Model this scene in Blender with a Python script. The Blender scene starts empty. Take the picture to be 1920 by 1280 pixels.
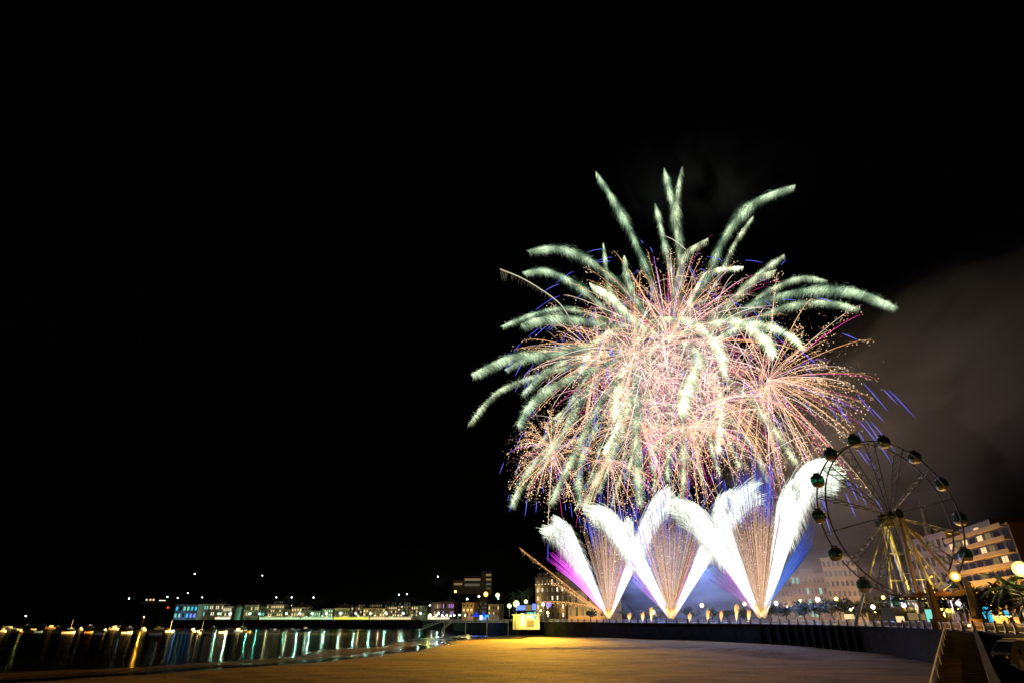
import bpy, math, random
import numpy as np
from mathutils import Vector
R_ = math.radians
rnd = random.Random(7)
rng = np.random.default_rng(11)
scene = bpy.context.scene
col = scene.collection

# ------------------------------------------------------------------ camera, sky, exposure
F = 1066.67                      # focal length in pixels of a 1920 px wide frame (20 mm)
PITCH = math.atan(517 / F)
EYE = 8.4
camd = bpy.data.cameras.new('camera'); cam = bpy.data.objects.new('camera', camd); col.objects.link(cam)
camd.lens = 20; camd.sensor_width = 36; camd.clip_end = 6000; camd.clip_start = .2
cam.location = (0, 0, EYE); cam.rotation_euler = (R_(90) + PITCH, 0, 0)
scene.camera = cam
w = bpy.data.worlds.new('World'); scene.world = w; w.use_nodes = True
bg = w.node_tree.nodes['Background']
sky = w.node_tree.nodes.new('ShaderNodeTexSky'); sky.sky_type = 'NISHITA'; sky.sun_disc = False
sky.sun_elevation = R_(-4); sky.sun_rotation = R_(200)
w.node_tree.links.new(sky.outputs[0], bg.inputs[0]); bg.inputs[1].default_value = 0.03
scene.view_settings.view_transform = 'Standard'; scene.view_settings.look = 'None'
scene.view_settings.exposure = 0; scene.view_settings.gamma = 1
cy = scene.cycles
cy.max_bounces = 6; cy.diffuse_bounces = 2; cy.glossy_bounces = 3; cy.transmission_bounces = 4
cy.volume_bounces = 0; cy.transparent_max_bounces = 12
cy.volume_step_rate = 3.0; cy.volume_max_steps = 96
cy.sample_clamp_indirect = 200; cy.use_denoising = True; cy.denoiser = 'OPENIMAGEDENOISE'; cy.denoising_prefilter = 'ACCURATE'; cy.caustics_reflective = False; cy.caustics_refractive = False

# ------------------------------------------------------------------ maths helpers
def ray(px, py):
    b = 640 - py
    return np.array([px - 960, F * math.cos(PITCH) - b * math.sin(PITCH), b * math.cos(PITCH) + F * math.sin(PITCH)])
def at(px, py, Y):
    r = ray(px, py); return np.array([0, 0, EYE]) + r * (Y / r[1])
def ground(px, py, z=0.):
    r = ray(px, py); return np.array([0, 0, EYE]) + r * ((z - EYE) / r[2])
def mpp(py, Y):                                                     # metres per photo pixel at distance Y
    return Y / ray(960, py)[1]

# ------------------------------------------------------------------ materials
def new_mat(name):
    m = bpy.data.materials.new(name); m.use_nodes = True
    return m, m.node_tree.nodes, m.node_tree.links
def mat(name, c, rough=.7, metal=0., var=.25, scale=.6, bump=0., bscale=None, spec=.4):
    m, N, L = new_mat(name); p = N['Principled BSDF']
    p.inputs['Roughness'].default_value = rough; p.inputs['Metallic'].default_value = metal
    p.inputs['Specular IOR Level'].default_value = spec
    tc = N.new('ShaderNodeTexCoord'); n = N.new('ShaderNodeTexNoise'); n.inputs['Scale'].default_value = scale
    n.inputs['Detail'].default_value = 6; L.new(tc.outputs['Object'], n.inputs['Vector'])
    r = N.new('ShaderNodeValToRGB'); L.new(n.outputs['Fac'], r.inputs[0])
    r.color_ramp.elements[0].position = .3; r.color_ramp.elements[1].position = .7
    r.color_ramp.elements[0].color = (*[x * (1 - var) for x in c], 1); r.color_ramp.elements[1].color = (*[min(1, x * (1 + var)) for x in c], 1)
    L.new(r.outputs[0], p.inputs['Base Color'])
    if bump:
        n2 = N.new('ShaderNodeTexNoise'); n2.inputs['Scale'].default_value = bscale or scale * 4; n2.inputs['Detail'].default_value = 5
        L.new(tc.outputs['Object'], n2.inputs['Vector'])
        b = N.new('ShaderNodeBump'); b.inputs['Strength'].default_value = bump; b.inputs['Distance'].default_value = .1
        L.new(n2.outputs['Fac'], b.inputs['Height']); L.new(b.outputs[0], p.inputs['Normal'])
    return m
def emit(name, c, s, light=False):
    m, N, L = new_mat(name); N.remove(N['Principled BSDF'])
    e = N.new('ShaderNodeEmission'); e.inputs[0].default_value = (*c, 1); e.inputs[1].default_value = s
    L.new(e.outputs[0], N['Material Output'].inputs[0])
    m.cycles.emission_sampling = 'AUTO' if light else 'NONE'
    return m
M = {}
M['iron'] = mat('dark_iron', (.05, .05, .055), .5, .3)
M['rail_paint'] = mat('white_rail_paint', (.5, .49, .46), .45, 0, .2, 3)
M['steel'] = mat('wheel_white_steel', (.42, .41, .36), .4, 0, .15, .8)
M['wheel_silhouette'] = mat('wheel_silhouette_steel', (.11, .10, .08), .45, 0, .15, .8)  # same steel as the legs, darkened so rims and spokes read as unlit silhouette
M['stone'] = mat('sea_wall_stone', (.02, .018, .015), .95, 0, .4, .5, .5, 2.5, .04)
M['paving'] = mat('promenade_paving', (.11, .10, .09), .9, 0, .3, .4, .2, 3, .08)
M['ramp_stone'] = mat('ramp_stone', (.045, .03, .014), 1., 0, .4, .8, .4, 2, .0)
M['dark_wall'] = mat('dark_wall', (.03, .028, .025), .95, spec=.04)
M['concrete'] = mat('jetty_concrete', (.35, .33, .28), .8, 0, .3, .8)
M['pillar_stone'] = mat('pillar_sandstone', (.2, .16, .11), .85, 0, .25, .9, .4, 5)
M['bark'] = mat('bark', (.07, .055, .04), .9, 0, .3, 3)
M['leaf'] = mat('tamarisk_leaf', (.02, .028, .013), .7, 0, .5, .9)
M['palm_leaf'] = mat('palm_leaf', (.035, .065, .025), .5, 0, .4, 1.2)
M['hull_white'] = mat('white_boat_paint', (.75, .73, .68), .35, 0, .12, 1.2)
M['hull_blue'] = mat('blue_boat_paint', (.05, .09, .22), .35, 0, .2, 1.2)
M['hull_wood'] = mat('varnished_boat_wood', (.32, .16, .07), .4, 0, .3, 2)
M['car_paint'] = mat('black_van_paint', (.012, .012, .014), .25, 0, .2, 1)
M['rubber'] = mat('rubber', (.015, .015, .015), .8)
M['dark_glass'] = mat('dark_window_glass', (.015, .018, .02), .1, 0, .2, 1, spec=.8)
M['roof_tile'] = mat('roof_tile', (.16, .08, .05), .85, 0, .3, .6)
M['tent'] = mat('blue_tent_canvas', (.05, .12, .6), .7, 0, .2, .5)
M['hill'] = mat('hill_vegetation', (.012, .015, .009), .95, 0, .5, .03)
walls = {k: mat('wall_' + k, c, .85, 0, .18, .25, .15, 1.5) for k, c in dict(
    cream=(.36, .31, .2), white=(.45, .43, .37), ochre=(.36, .23, .09), grey=(.18, .17, .155), brown=(.12, .08, .05), pink=(.22, .14, .1),
    sand=(.3, .24, .16), dark=(.06, .055, .05), tan=(.15, .095, .042), green=(.2, .25, .15)).items()}
for k, c, s in (('win_warm', (1, .72, .35), 1.1), ('win_white', (1, .9, .62), 1.2), ('win_dim', (1, .7, .3), .22), ('win_green', (.75, 1, .5), .9), ('win_teal', (.3, 1, .8), .8),
                ('sign_blue', (.15, .25, 1), 1.6), ('sign_cyan', (.05, .65, .95), 1.0), ('sign_white', (.95, 1, .95), 1.6), ('sign_yellow', (1, .85, .1), 1.2),
                ('sign_violet', (.8, .35, 1), .8), ('sign_red', (1, .12, .08), .9), ('bulb', (1, .75, .3), 2.), ('win_faint', (.8, .75, .5), .11)):
    M[k] = emit(k, c, s)
M['quay_glow'] = emit('quay_strip_lamp', (.95, 1., .75), 5, True)

# spark light: what a burning star gives off differs along its trail (attribute glow)
m, N, L = new_mat('spark_light'); N.remove(N['Principled BSDF'])
e = N.new('ShaderNodeEmission'); a = N.new('ShaderNodeAttribute'); a.attribute_name = 'glow'
L.new(a.outputs['Color'], e.inputs[0]); e.inputs[1].default_value = 1.; L.new(e.outputs[0], N['Material Output'].inputs[0])
m.cycles.emission_sampling = 'NONE'; M['spark'] = m

# ------------------------------------------------------------------ object helpers
ORG = {}
def tag(o, label=None, cat=None, group=None, kind=None):
    if label: o['label'] = label
    if cat: o['category'] = cat
    if group: o['group'] = group
    if kind: o['kind'] = kind
    return o
def thing(name, loc, label, cat, group=None):
    o = bpy.data.objects.new(name, None); col.objects.link(o); o.empty_display_size = .5
    o.location = [float(x) for x in loc]; ORG[o.name] = np.array([float(x) for x in loc])
    return tag(o, label, cat, group)
def adopt(o, parent, loc=None):
    o.parent = parent
    org = ORG.get(parent.name, np.zeros(3)) if parent else np.zeros(3)
    if loc is not None: o.location = [float(x) for x in (np.array(loc) - org)]
    return o
class MB:
    """collects world-space polygons of one mesh"""
    def __init__(s): s.v = []; s.f = []; s.m = []
    def add(s, vs, fs, mi=0):
        n = len(s.v); s.v += [tuple(float(c) for c in v) for v in vs]; s.f += [tuple(n + i for i in f) for f in fs]; s.m += [mi] * len(fs); return s
    def quad(s, a, b, c, d, mi=0): return s.add([a, b, c, d], [(0, 1, 2, 3)], mi)
    def obox(s, o, u, v, n, mi=0):                                  # corner o, three edge vectors
        o, u, v, n = [np.array(q, float) for q in (o, u, v, n)]
        vs = [o, o + u, o + u + v, o + v, o + n, o + u + n, o + u + v + n, o + v + n]
        return s.add(vs, [(0, 3, 2, 1), (4, 5, 6, 7), (0, 1, 5, 4), (1, 2, 6, 5), (2, 3, 7, 6), (3, 0, 4, 7)], mi)
    def box(s, c, sx, sy, sz, rz=0, mi=0):
        u = np.array([math.cos(rz), math.sin(rz), 0]); v = np.array([-u[1], u[0], 0]); k = np.array([0, 0, 1.])
        c = np.array(c, float)
        return s.obox(c - u * sx / 2 - v * sy / 2 - k * sz / 2, u * sx, v * sy, k * sz, mi)
    def tube(s, a, b, r0, r1=None, n=8, cap=True, mi=0):
        a, b = np.array(a, float), np.array(b, float); r1 = r0 if r1 is None else r1
        t = b - a; t /= (np.linalg.norm(t) + 1e-9); h = np.array([0, 0, 1.]) if abs(t[2]) < .9 else np.array([1., 0, 0])
        x = np.cross(t, h); x /= np.linalg.norm(x); y = np.cross(t, x)
        vs = [p + (x * math.cos(q) + y * math.sin(q)) * r for p, r in ((a, r0), (b, r1)) for q in [2 * math.pi * i / n for i in range(n)]]
        fs = [(i, (i + 1) % n, n + (i + 1) % n, n + i) for i in range(n)]
        if cap: fs += [tuple(range(n))[::-1], tuple(range(n, 2 * n))]
        return s.add(vs, fs, mi)
    def path(s, pts, r, n=6, mi=0, closed=False):
        pts = [np.array(p, float) for p in pts]; K = len(pts); vs = []
        for i in range(K):
            a = pts[i - 1] if (i or closed) else pts[0]; b = pts[(i + 1) % K] if (i < K - 1 or closed) else pts[-1]
            t = b - a; t /= (np.linalg.norm(t) + 1e-9); h = np.array([0, 0, 1.]) if abs(t[2]) < .9 else np.array([.8, .6, 0])
            x = np.cross(t, h); x /= np.linalg.norm(x); y = np.cross(t, x)
            vs += [pts[i] + (x * math.cos(2 * math.pi * j / n) + y * math.sin(2 * math.pi * j / n)) * (r if np.isscalar(r) else r[i]) for j in range(n)]
        fs = [(i * n + j, i * n + (j + 1) % n, ((i + 1) % K) * n + (j + 1) % n, ((i + 1) % K) * n + j) for i in range(K if closed else K - 1) for j in range(n)]
        return s.add(vs, fs, mi)
    def ball(s, c, r, nu=10, nv=6, sz=1., mi=0):
        c = np.array(c, float); vs = [c + np.array([0, 0, -r * sz])]
        for j in range(1, nv):
            q = -math.pi / 2 + math.pi * j / nv
            vs += [c + np.array([r * math.cos(q) * math.cos(2 * math.pi * i / nu), r * math.cos(q) * math.sin(2 * math.pi * i / nu), r * sz * math.sin(q)]) for i in range(nu)]
        vs.append(c + np.array([0, 0, r * sz])); fs = [(0, 1 + (i + 1) % nu, 1 + i) for i in range(nu)]
        for j in range(nv - 2):
            fs += [(1 + j * nu + i, 1 + j * nu + (i + 1) % nu, 1 + (j + 1) * nu + (i + 1) % nu, 1 + (j + 1) * nu + i) for i in range(nu)]
        o = 1 + (nv - 2) * nu; fs += [(o + i, o + (i + 1) % nu, len(vs) - 1) for i in range(nu)]
        return s.add(vs, fs, mi)
    def lathe(s, c, prof, n=16, mi=0):
        c = np.array(c, float); vs = [c + np.array([r * math.cos(2 * math.pi * i / n), r * math.sin(2 * math.pi * i / n), z]) for r, z in prof for i in range(n)]
        K = len(prof); fs = [(k * n + i, k * n + (i + 1) % n, (k + 1) * n + (i + 1) % n, (k + 1) * n + i) for k in range(K - 1) for i in range(n)]
        fs += [tuple(range(n))[::-1], tuple(range((K - 1) * n, K * n))]
        return s.add(vs, fs, mi)
    def build(s, name, mats, parent=None, origin=None, smooth=False):
        if not isinstance(mats, (list, tuple)): mats = [mats]
        org = np.zeros(3)
        if parent is not None: org = ORG.get(parent.name, org)
        loc = np.array(origin, float) if origin is not None else org
        V = np.array(s.v) - loc
        me = bpy.data.meshes.new(name); me.from_pydata(V.tolist(), [], s.f)
        for k in mats: me.materials.append(k)
        me.polygons.foreach_set('material_index', s.m)
        if smooth: me.polygons.foreach_set('use_smooth', [True] * len(s.f))
        me.update()
        o = bpy.data.objects.new(name, me); col.objects.link(o)
        if parent is not None: o.parent = parent
        o.location = (loc - org).tolist(); ORG[o.name] = loc
        return o
def copy_tree(o, parent=None):
    c = o.copy(); col.objects.link(c); c.parent = parent
    for ch in list(o.children): copy_tree(ch, c)
    return c
def light(kind, loc, power, color, radius, parent=None, aim=None, size=None, blend=.5, name='lamp_light'):
    d = bpy.data.lights.new(name, kind); d.energy = power; d.color = color; d.shadow_soft_size = radius
    o = bpy.data.objects.new(name, d); col.objects.link(o); o.location = [float(x) for x in loc]
    if aim is not None:
        o.rotation_euler = (Vector([float(x) for x in aim]) - Vector(o.location)).to_track_quat('-Z', 'Y').to_euler()
        d.spot_size = R_(size); d.spot_blend = blend
    if parent is not None:
        o.location = [float(x) for x in (np.array(loc) - ORG[parent.name])]; o.parent = parent
    return o
def struct(mb, name, mats, smooth=False):
    return tag(mb.build(name, mats, smooth=smooth), kind='structure')

# ------------------------------------------------------------------ the promenade edge and shore, in plan
PROM = 6.6
EDGE = [(1990, 62), (1910, 75), (1860, 86), (1810, 96), (1740, 112), (1660, 138), (1580, 160), (1490, 186), (1400, 207), (1300, 226), (1200, 243), (1110, 270), (1020, 300)]
EDGE = [np.array([Y * (px - 960) / 1192., Y]) for px, Y in EDGE]
def smooth_line(P, n=6):
    P = [np.array(p, float) for p in P]; Q = [2 * P[0] - P[1]] + P + [2 * P[-1] - P[-2]]; out = []
    for i in range(1, len(Q) - 2):
        for k in range(n):
            t = k / n; a, b, c, d = Q[i - 1:i + 3]
            out.append(.5 * (2 * b + (c - a) * t + (2 * a - 5 * b + 4 * c - d) * t * t + (3 * b - a - 3 * c + d) * t ** 3))
    return out + [P[-1]]
EDGE = smooth_line(EDGE, 4)
def resample(P, step):
    P = np.array(P); d = np.r_[0, np.cumsum(np.linalg.norm(np.diff(P, axis=0), axis=1))]
    s = np.arange(0, d[-1], step); return np.stack([np.interp(s, d, P[:, k]) for k in range(P.shape[1])], 1)
QUAY = [np.array([Y * (px - 960) / 1195., Y]) for px, Y in [(925, 345), (850, 470), (790, 520), (640, 545), (480, 560), (330, 575), (300, 590)]]
LANDEND = [EDGE[-1], np.array([2., 322.])] + QUAY

# ground of the town
b = MB(); pts = [(*p, PROM) for p in LANDEND] + [(-310, 1500, PROM), (900, 1500, PROM), (900, 30, PROM), (75, 40, PROM)] + [(*p, PROM) for p in EDGE]
b.add(pts, [tuple(range(len(pts)))[::-1]]); struct(b, 'promenade', M['paving'])

# beach sand with its tide pool and bar
SH = [(-250, 1296), (20, 1278), (245, 1265), (430, 1251), (600, 1240), (700, 1229), (800, 1215), (840, 1205), (860, 1199), (900, 1194), (960, 1190)]
SH = np.array([ground(px, py, .12)[:2] for px, py in SH])
SH = np.array(smooth_line(SH, 8))
def shore_dist(P):
    A, B = SH[:-1], SH[1:]; AB = B - A
    best = np.full(len(P), 1e9); sgn = np.zeros(len(P))
    for a_, ab in zip(A, AB):
        t = np.clip(((P - a_) @ ab) / (ab @ ab), 0, 1); d = P - (a_ + t[:, None] * ab); L2 = np.linalg.norm(d, axis=1)
        s = np.sign(ab[0] * (P[:, 1] - a_[1]) - ab[1] * (P[:, 0] - a_[0])); k = L2 < best
        best = np.where(k, L2, best); sgn = np.where(k, s, sgn)
    return best * sgn                                               # positive towards the sea
def wob(x, y, f, s=0): return np.sin(x * f + s) * np.cos(y * f * 1.13 + 1.7 * s) + .5 * np.sin(x * f * 2.3 + y * f * 1.7 + s)
xs = np.arange(-150, 96, 1.4); ys = np.arange(20, 332, 1.6); X, Y = np.meshgrid(xs, ys); P = np.stack([X.ravel(), Y.ravel()], 1)
d = shore_dist(P); x, y = P.T
d = d + .9 * wob(x, y, .13, 8) + .5 * wob(x, y, .37, 4); w1 = 7 + 1.6 * wob(x, y, .09, 1); w2 = 22 + 4.5 * wob(x, y, .06, 2)
z = np.where(d < 0, .1 + np.minimum(-d, 60) * .016 + np.clip(-d / 8, 0, 1) * .05 * wob(x, y, .35, 3) + np.clip(-d / 15, 0, 1) * .10 * wob(x, y, .11, 4), 0)
z = np.where((d >= 0) & (d < w1), .1 - .2 * np.sin(np.clip(d / w1, 0, 1) * math.pi) - .0 * d, z)
z = np.where((d >= w1) & (d < w2), .1 * np.sin(np.clip((d - w1) / (w2 - w1), 0, 1) * math.pi) ** .6 + .012 * wob(x, y, .5, 5), z)
z = np.where(d >= w2, -.02 - (d - w2) * .06, z)
r0, r1 = ground(1325, 1215, 1.)[:2], ground(1500, 1233, 1.)[:2]; tt_ = np.clip(((P - r0) @ (r1 - r0)) / ((r1 - r0) @ (r1 - r0)), 0, 1); dd = np.linalg.norm(P - (r0 + tt_[:, None] * (r1 - r0)), axis=1)
z = z + .75 * np.exp(-(dd / 3.2) ** 2) * np.sin(np.clip(tt_, .02, .98) * math.pi) ** .5 * (1 + .25 * wob(x, y, .8, 9)) - .3 * np.exp(-((dd - 6) / 2.5) ** 2)
z = z + np.where(d < -2, .05 * wob(x, y, .9, 6) * np.clip((-d - 2) / 10, 0, 1), 0)
me = bpy.data.meshes.new('beach'); nx, ny = len(xs), len(ys)
idx = np.arange(nx * ny).reshape(ny, nx); fc = np.stack([idx[:-1, :-1], idx[:-1, 1:], idx[1:, 1:], idx[1:, :-1]], -1).reshape(-1, 4)
me.from_pydata(np.stack([x, y, z], 1).tolist(), [], fc.tolist()); me.polygons.foreach_set('use_smooth', [True] * len(fc))
beach = bpy.data.objects.new('beach', me); col.objects.link(beach); tag(beach, kind='structure')
m, N, L = new_mat('sand'); p = N['Principled BSDF']; tc = N.new('ShaderNodeTexCoord'); sep = N.new('ShaderNodeSeparateXYZ'); L.new(tc.outputs['Object'], sep.inputs[0])
smp = N.new('ShaderNodeMapping'); smp.inputs['Scale'].default_value = (.5, 1.6, 1); L.new(tc.outputs['Object'], smp.inputs[0])
n1 = N.new('ShaderNodeTexNoise'); n1.inputs['Scale'].default_value = .13; n1.inputs['Detail'].default_value = 10; n1.inputs['Roughness'].default_value = .66; L.new(smp.outputs[0], n1.inputs['Vector'])
n2 = N.new('ShaderNodeTexNoise'); n2.inputs['Scale'].default_value = 2.2; n2.inputs['Detail'].default_value = 6; L.new(tc.outputs['Object'], n2.inputs['Vector'])
cr = N.new('ShaderNodeValToRGB'); L.new(n1.outputs['Fac'], cr.inputs[0]); cr.color_ramp.elements[0].color = (.07, .044, .016, 1); cr.color_ramp.elements[1].color = (.14, .088, .034, 1)
cr.color_ramp.elements[0].position = .40; cr.color_ramp.elements[1].position = .60
wet = N.new('ShaderNodeMapRange'); wet.inputs[1].default_value = .06; wet.inputs[2].default_value = .24; L.new(sep.outputs['Z'], wet.inputs[0])
mx = N.new('ShaderNodeMix'); mx.data_type = 'RGBA'; L.new(wet.outputs[0], mx.inputs[0]); mx.inputs[6].default_value = (.055, .042, .028, 1); L.new(cr.outputs[0], mx.inputs[7]); L.new(mx.outputs[2], p.inputs['Base Color'])
rr = N.new('ShaderNodeMapRange'); rr.inputs[3].default_value = .22; rr.inputs[4].default_value = .95; L.new(wet.outputs[0], rr.inputs[0]); L.new(rr.outputs[0], p.inputs['Roughness'])
sp = N.new('ShaderNodeMapRange'); sp.inputs[3].default_value = .4; sp.inputs[4].default_value = .04; L.new(wet.outputs[0], sp.inputs[0]); L.new(sp.outputs[0], p.inputs['Specular IOR Level'])
bp = N.new('ShaderNodeBump'); bp.inputs['Strength'].default_value = .8; bp.inputs['Distance'].default_value = .22; L.new(n2.outputs['Fac'], bp.inputs['Height']); L.new(bp.outputs[0], p.inputs['Normal'])
me.materials.append(m)

# sea
m, N, L = new_mat('sea_water'); N.remove(N['Principled BSDF']); p = N.new('ShaderNodeBsdfGlossy'); p.inputs['Roughness'].default_value = .13; df = N.new('ShaderNodeBsdfDiffuse'); df.inputs[0].default_value = (.003, .005, .007, 1); ms = N.new('ShaderNodeMixShader'); ms.inputs[0].default_value = .2
L.new(df.outputs[0], ms.inputs[1]); L.new(p.outputs[0], ms.inputs[2]); L.new(ms.outputs[0], N['Material Output'].inputs[0])
tc = N.new('ShaderNodeTexCoord'); mp = N.new('ShaderNodeMapping'); mp.inputs['Scale'].default_value = (.1, .7, 1); L.new(tc.outputs['Object'], mp.inputs[0])
n1 = N.new('ShaderNodeTexNoise'); n1.inputs['Scale'].default_value = 1.; n1.inputs['Detail'].default_value = 3; L.new(mp.outputs[0], n1.inputs['Vector'])
bp = N.new('ShaderNodeBump'); bp.inputs['Strength'].default_value = .25; bp.inputs['Distance'].default_value = .1; L.new(n1.outputs['Fac'], bp.inputs['Height']); L.new(bp.outputs[0], p.inputs['Normal'])
b = MB(); b.quad((-3000, -200, 0), (97, -200, 0), (97, 4000, 0), (-3000, 4000, 0)); struct(b, 'sea', m)

# lower apron beside the ramp
b = MB(); b.add([(20, 14, 4.4), (31, 36, 4.4), (58, 79, 4.4), (75, 86, 4.4), (70, 55, 4.4), (60, 20, 4.4)], [(0, 1, 2, 3, 4, 5)[::-1]]); struct(b, 'lower_pavement', M['paving'])

# hill behind the harbour
def hill_z(x, y):
    a = 105 * np.exp(-((x + 190) / 210) ** 2 - ((y - 900) / 190) ** 2) + 62 * np.exp(-((x + 10) / 120) ** 2 - ((y - 800) / 150) ** 2)
    return a - 8 + 3 * wob(x, y, .03, 1)
xs = np.arange(-720, 330, 12.); ys = np.arange(615, 1300, 12.); X, Y = np.meshgrid(xs, ys); nx, ny = len(xs), len(ys)
Z = hill_z(X, Y); idx = np.arange(nx * ny).reshape(ny, nx); fc = np.stack([idx[:-1, :-1], idx[:-1, 1:], idx[1:, 1:], idx[1:, :-1]], -1).reshape(-1, 4)
me = bpy.data.meshes.new('hill'); me.from_pydata(np.stack([X.ravel(), Y.ravel(), Z.ravel()], 1).tolist(), [], fc.tolist()); me.materials.append(M['hill'])
me.polygons.foreach_set('use_smooth', [True] * len(fc)); o = bpy.data.objects.new('hill', me); col.objects.link(o); tag(o, kind='structure')

# ------------------------------------------------------------------ sea walls, ramp, railing
def wall_strip(name, line, z0, z1, thick, label, mats, inward=1, coping=True):
    line = [np.array(p, float) for p in line]
    t = thing(name, (*line[len(line) // 2], z0), label, 'wall')
    face = MB(); cop = MB()
    for i in range(len(line) - 1):
        a_, c_ = line[i], line[i + 1]; u = c_ - a_; L_ = np.linalg.norm(u); u = u / L_; n = np.array([u[1], -u[0]]) * inward
        face.obox((*a_, z0), (*(c_ - a_), 0), (*(n * thick), 0), (0, 0, z1 - z0 - .35))
        if coping: cop.obox((*(a_ - n * .18), z1 - .345), (*(c_ - a_), 0), (*(n * (thick + .18)), 0), (0, 0, .35))
    face.build('wall_face', mats[0], t)
    if coping: cop.build('coping', mats[1], t)
    return t
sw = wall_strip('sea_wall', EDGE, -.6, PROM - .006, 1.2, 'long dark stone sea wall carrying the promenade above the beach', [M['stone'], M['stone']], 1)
E2 = resample(EDGE, 4.4)
for p_ in E2[22:34]:                                                # arcade piers at the ramp end
    i = int(np.argmin(np.linalg.norm(E2 - p_, axis=1))); u = E2[i + 1] - E2[i]; u /= np.linalg.norm(u); n = np.array([u[1], -u[0]])
    MB().box((*(p_ - n * .35), 3.), .6, .7, 7.2, math.atan2(u[1], u[0])).build('pier', M['stone'], sw)
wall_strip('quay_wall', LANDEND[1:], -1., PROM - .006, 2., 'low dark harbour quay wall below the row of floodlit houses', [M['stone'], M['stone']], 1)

# railing along the promenade: posts, rails and lattice
rail = thing('promenade_railing', (*E2[len(E2) // 2], PROM), 'long white iron railing with stout dark posts on top of the sea wall', 'railing')
IN = []
for i in range(len(E2)):
    u = E2[min(i + 1, len(E2) - 1)] - E2[max(i - 1, 0)]; u /= np.linalg.norm(u); n = np.array([u[1], -u[0]]); IN.append(E2[i] + n * .4)
for i, q in enumerate(IN):
    u = IN[min(i + 1, len(IN) - 1)] - IN[max(i - 1, 0)]; rz = math.atan2(u[1], u[0])
    pb = MB().box((*q, PROM + .14), .62, .6, .28, rz).box((*q, PROM + .68), .4, .4, .8, rz).box((*q, PROM + 1.14), .54, .52, .12, rz)
    pb.ball((*q, PROM + 1.3), .16, 8, 5)
    pb.build('post', M['iron'], rail)
top = MB(); lat = MB()
for i in range(len(IN) - 1):
    a_, c_ = IN[i], IN[i + 1]; u = (c_ - a_); L_ = np.linalg.norm(u); u /= L_; s_ = a_ + u * .2; e_ = c_ - u * .2
    top.tube((*s_, PROM + 1.08), (*e_, PROM + 1.08), .075, n=6)
    lat.tube((*s_, PROM + .2), (*e_, PROM + .2), .05, n=5); lat.tube((*s_, PROM + .86), (*e_, PROM + .86), .035, n=5)
    k = 11
    for j in range(k + 1):
        q = s_ + (e_ - s_) * j / k; q2 = s_ + (e_ - s_) * min(1, (j + 1) / k)
        lat.tube((*q, PROM + .2), (*q, PROM + 1.02), .025, n=4, cap=False)
        if j < k: lat.tube((*q, PROM + .25), (*q2, PROM + .82), .02, n=4, cap=False)
top.build('top_rail', M['rail_paint'], rail); lat.build('lattice', M['rail_paint'], rail)

# ramp down to the beach
RT, RM, RB = np.array([72.6, 103.5, PROM - .05]), np.array([33., 48.2, 4.6]), np.array([19., 28.4, 3.9])
rd = (RM - RT)[:2]; rd /= np.linalg.norm(rd); rn = np.array([-rd[1], rd[0]])          # rn points to the right of the photo's ramp
if rn[0] < 0: rn = -rn
ramp = MB(); nst = 26
for i in range(nst):                                                # broad low treads
    a_ = RT + (RB - RT) * i / nst if False else None
line = [RT + (RM - RT) * t for t in np.linspace(0, 1, 19)] + [RM + (RB - RM) * t for t in np.linspace(.12, 1, 8)]
for i in range(len(line) - 1):
    wd = 1.75 - .3 * min(1, i / 18); a_, c_ = line[i], line[i + 1]
    ramp.obox((*(a_[:2] - rn * wd), a_[2] - 1.2), c_ - a_, (*(rn * 2 * wd), 0), (0, 0, 1.2))
m = M['ramp_stone']; N, L = m.node_tree.nodes, m.node_tree.links; p = N['Principled BSDF']; src = p.inputs['Base Color'].links[0].from_socket
wv = N.new('ShaderNodeTexWave'); wv.bands_direction = 'X'; wv.inputs['Scale'].default_value = .28; wv.inputs['Distortion'].default_value = .6; wv.inputs['Detail'].default_value = 3
mp = N.new('ShaderNodeMapping'); mp.inputs['Rotation'].default_value = (0, 0, -math.atan2(rd[1], rd[0])); tc = N.new('ShaderNodeTexCoord'); L.new(tc.outputs['Object'], mp.inputs[0]); L.new(mp.outputs[0], wv.inputs['Vector'])
mr = N.new('ShaderNodeMapRange'); mr.inputs[3].default_value = .25; mr.inputs[4].default_value = 1.6; L.new(wv.outputs['Fac'], mr.inputs[0]); mm = N.new('ShaderNodeMix'); mm.data_type = 'RGBA'; mm.blend_type = 'MULTIPLY'; mm.inputs[0].default_value = 1
L.new(src, mm.inputs[6]); L.new(mr.outputs[0], mm.inputs[7]); L.new(mm.outputs[2], p.inputs['Base Color'])
struct(ramp, 'ramp', m)
lw = thing('ramp_wall', (*(RM[:2] - rn * 2.3), 2), 'low dark wall under the open side of the stone ramp', 'wall')
b = MB()
for i in range(len(line) - 1):
    a_, c_ = line[i], line[i + 1]; wd = 1.75 - .3 * min(1, i / 18)
    b.obox((*(a_[:2] - rn * (wd + .35)), a_[2] - 6), c_ - a_, (*(rn * .34), 0), (0, 0, 6.06))
b.build('wall_face', M['stone'], lw)
rw = thing('ramp_parapet', (*(RM[:2] + rn * 2.3), 4), 'black parapet along the town side of the stone ramp', 'wall')
b = MB()
for i in range(1, len(line) - 1):
    a_, c_ = line[i], line[i + 1]; wd = 1.75 - .3 * min(1, i / 18)
    b.obox((*(a_[:2] + rn * (wd + .01)), a_[2] - 3), c_ - a_, (*(rn * .5), 0), (0, 0, 3.55))
b.build('wall_face', M['dark_wall'], rw)
hr = thing('handrail', (*(RM[:2] - rn * 2.), 4.6), 'twin tube metal handrail running down the ramp beside the dark arcade', 'handrail')
def hpt(i, h, off=-.12):
    wd = 1.75 - .3 * min(1, i / 18); q = line[i]; return (*(q[:2] - rn * (wd + off)), q[2] + h)
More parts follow.
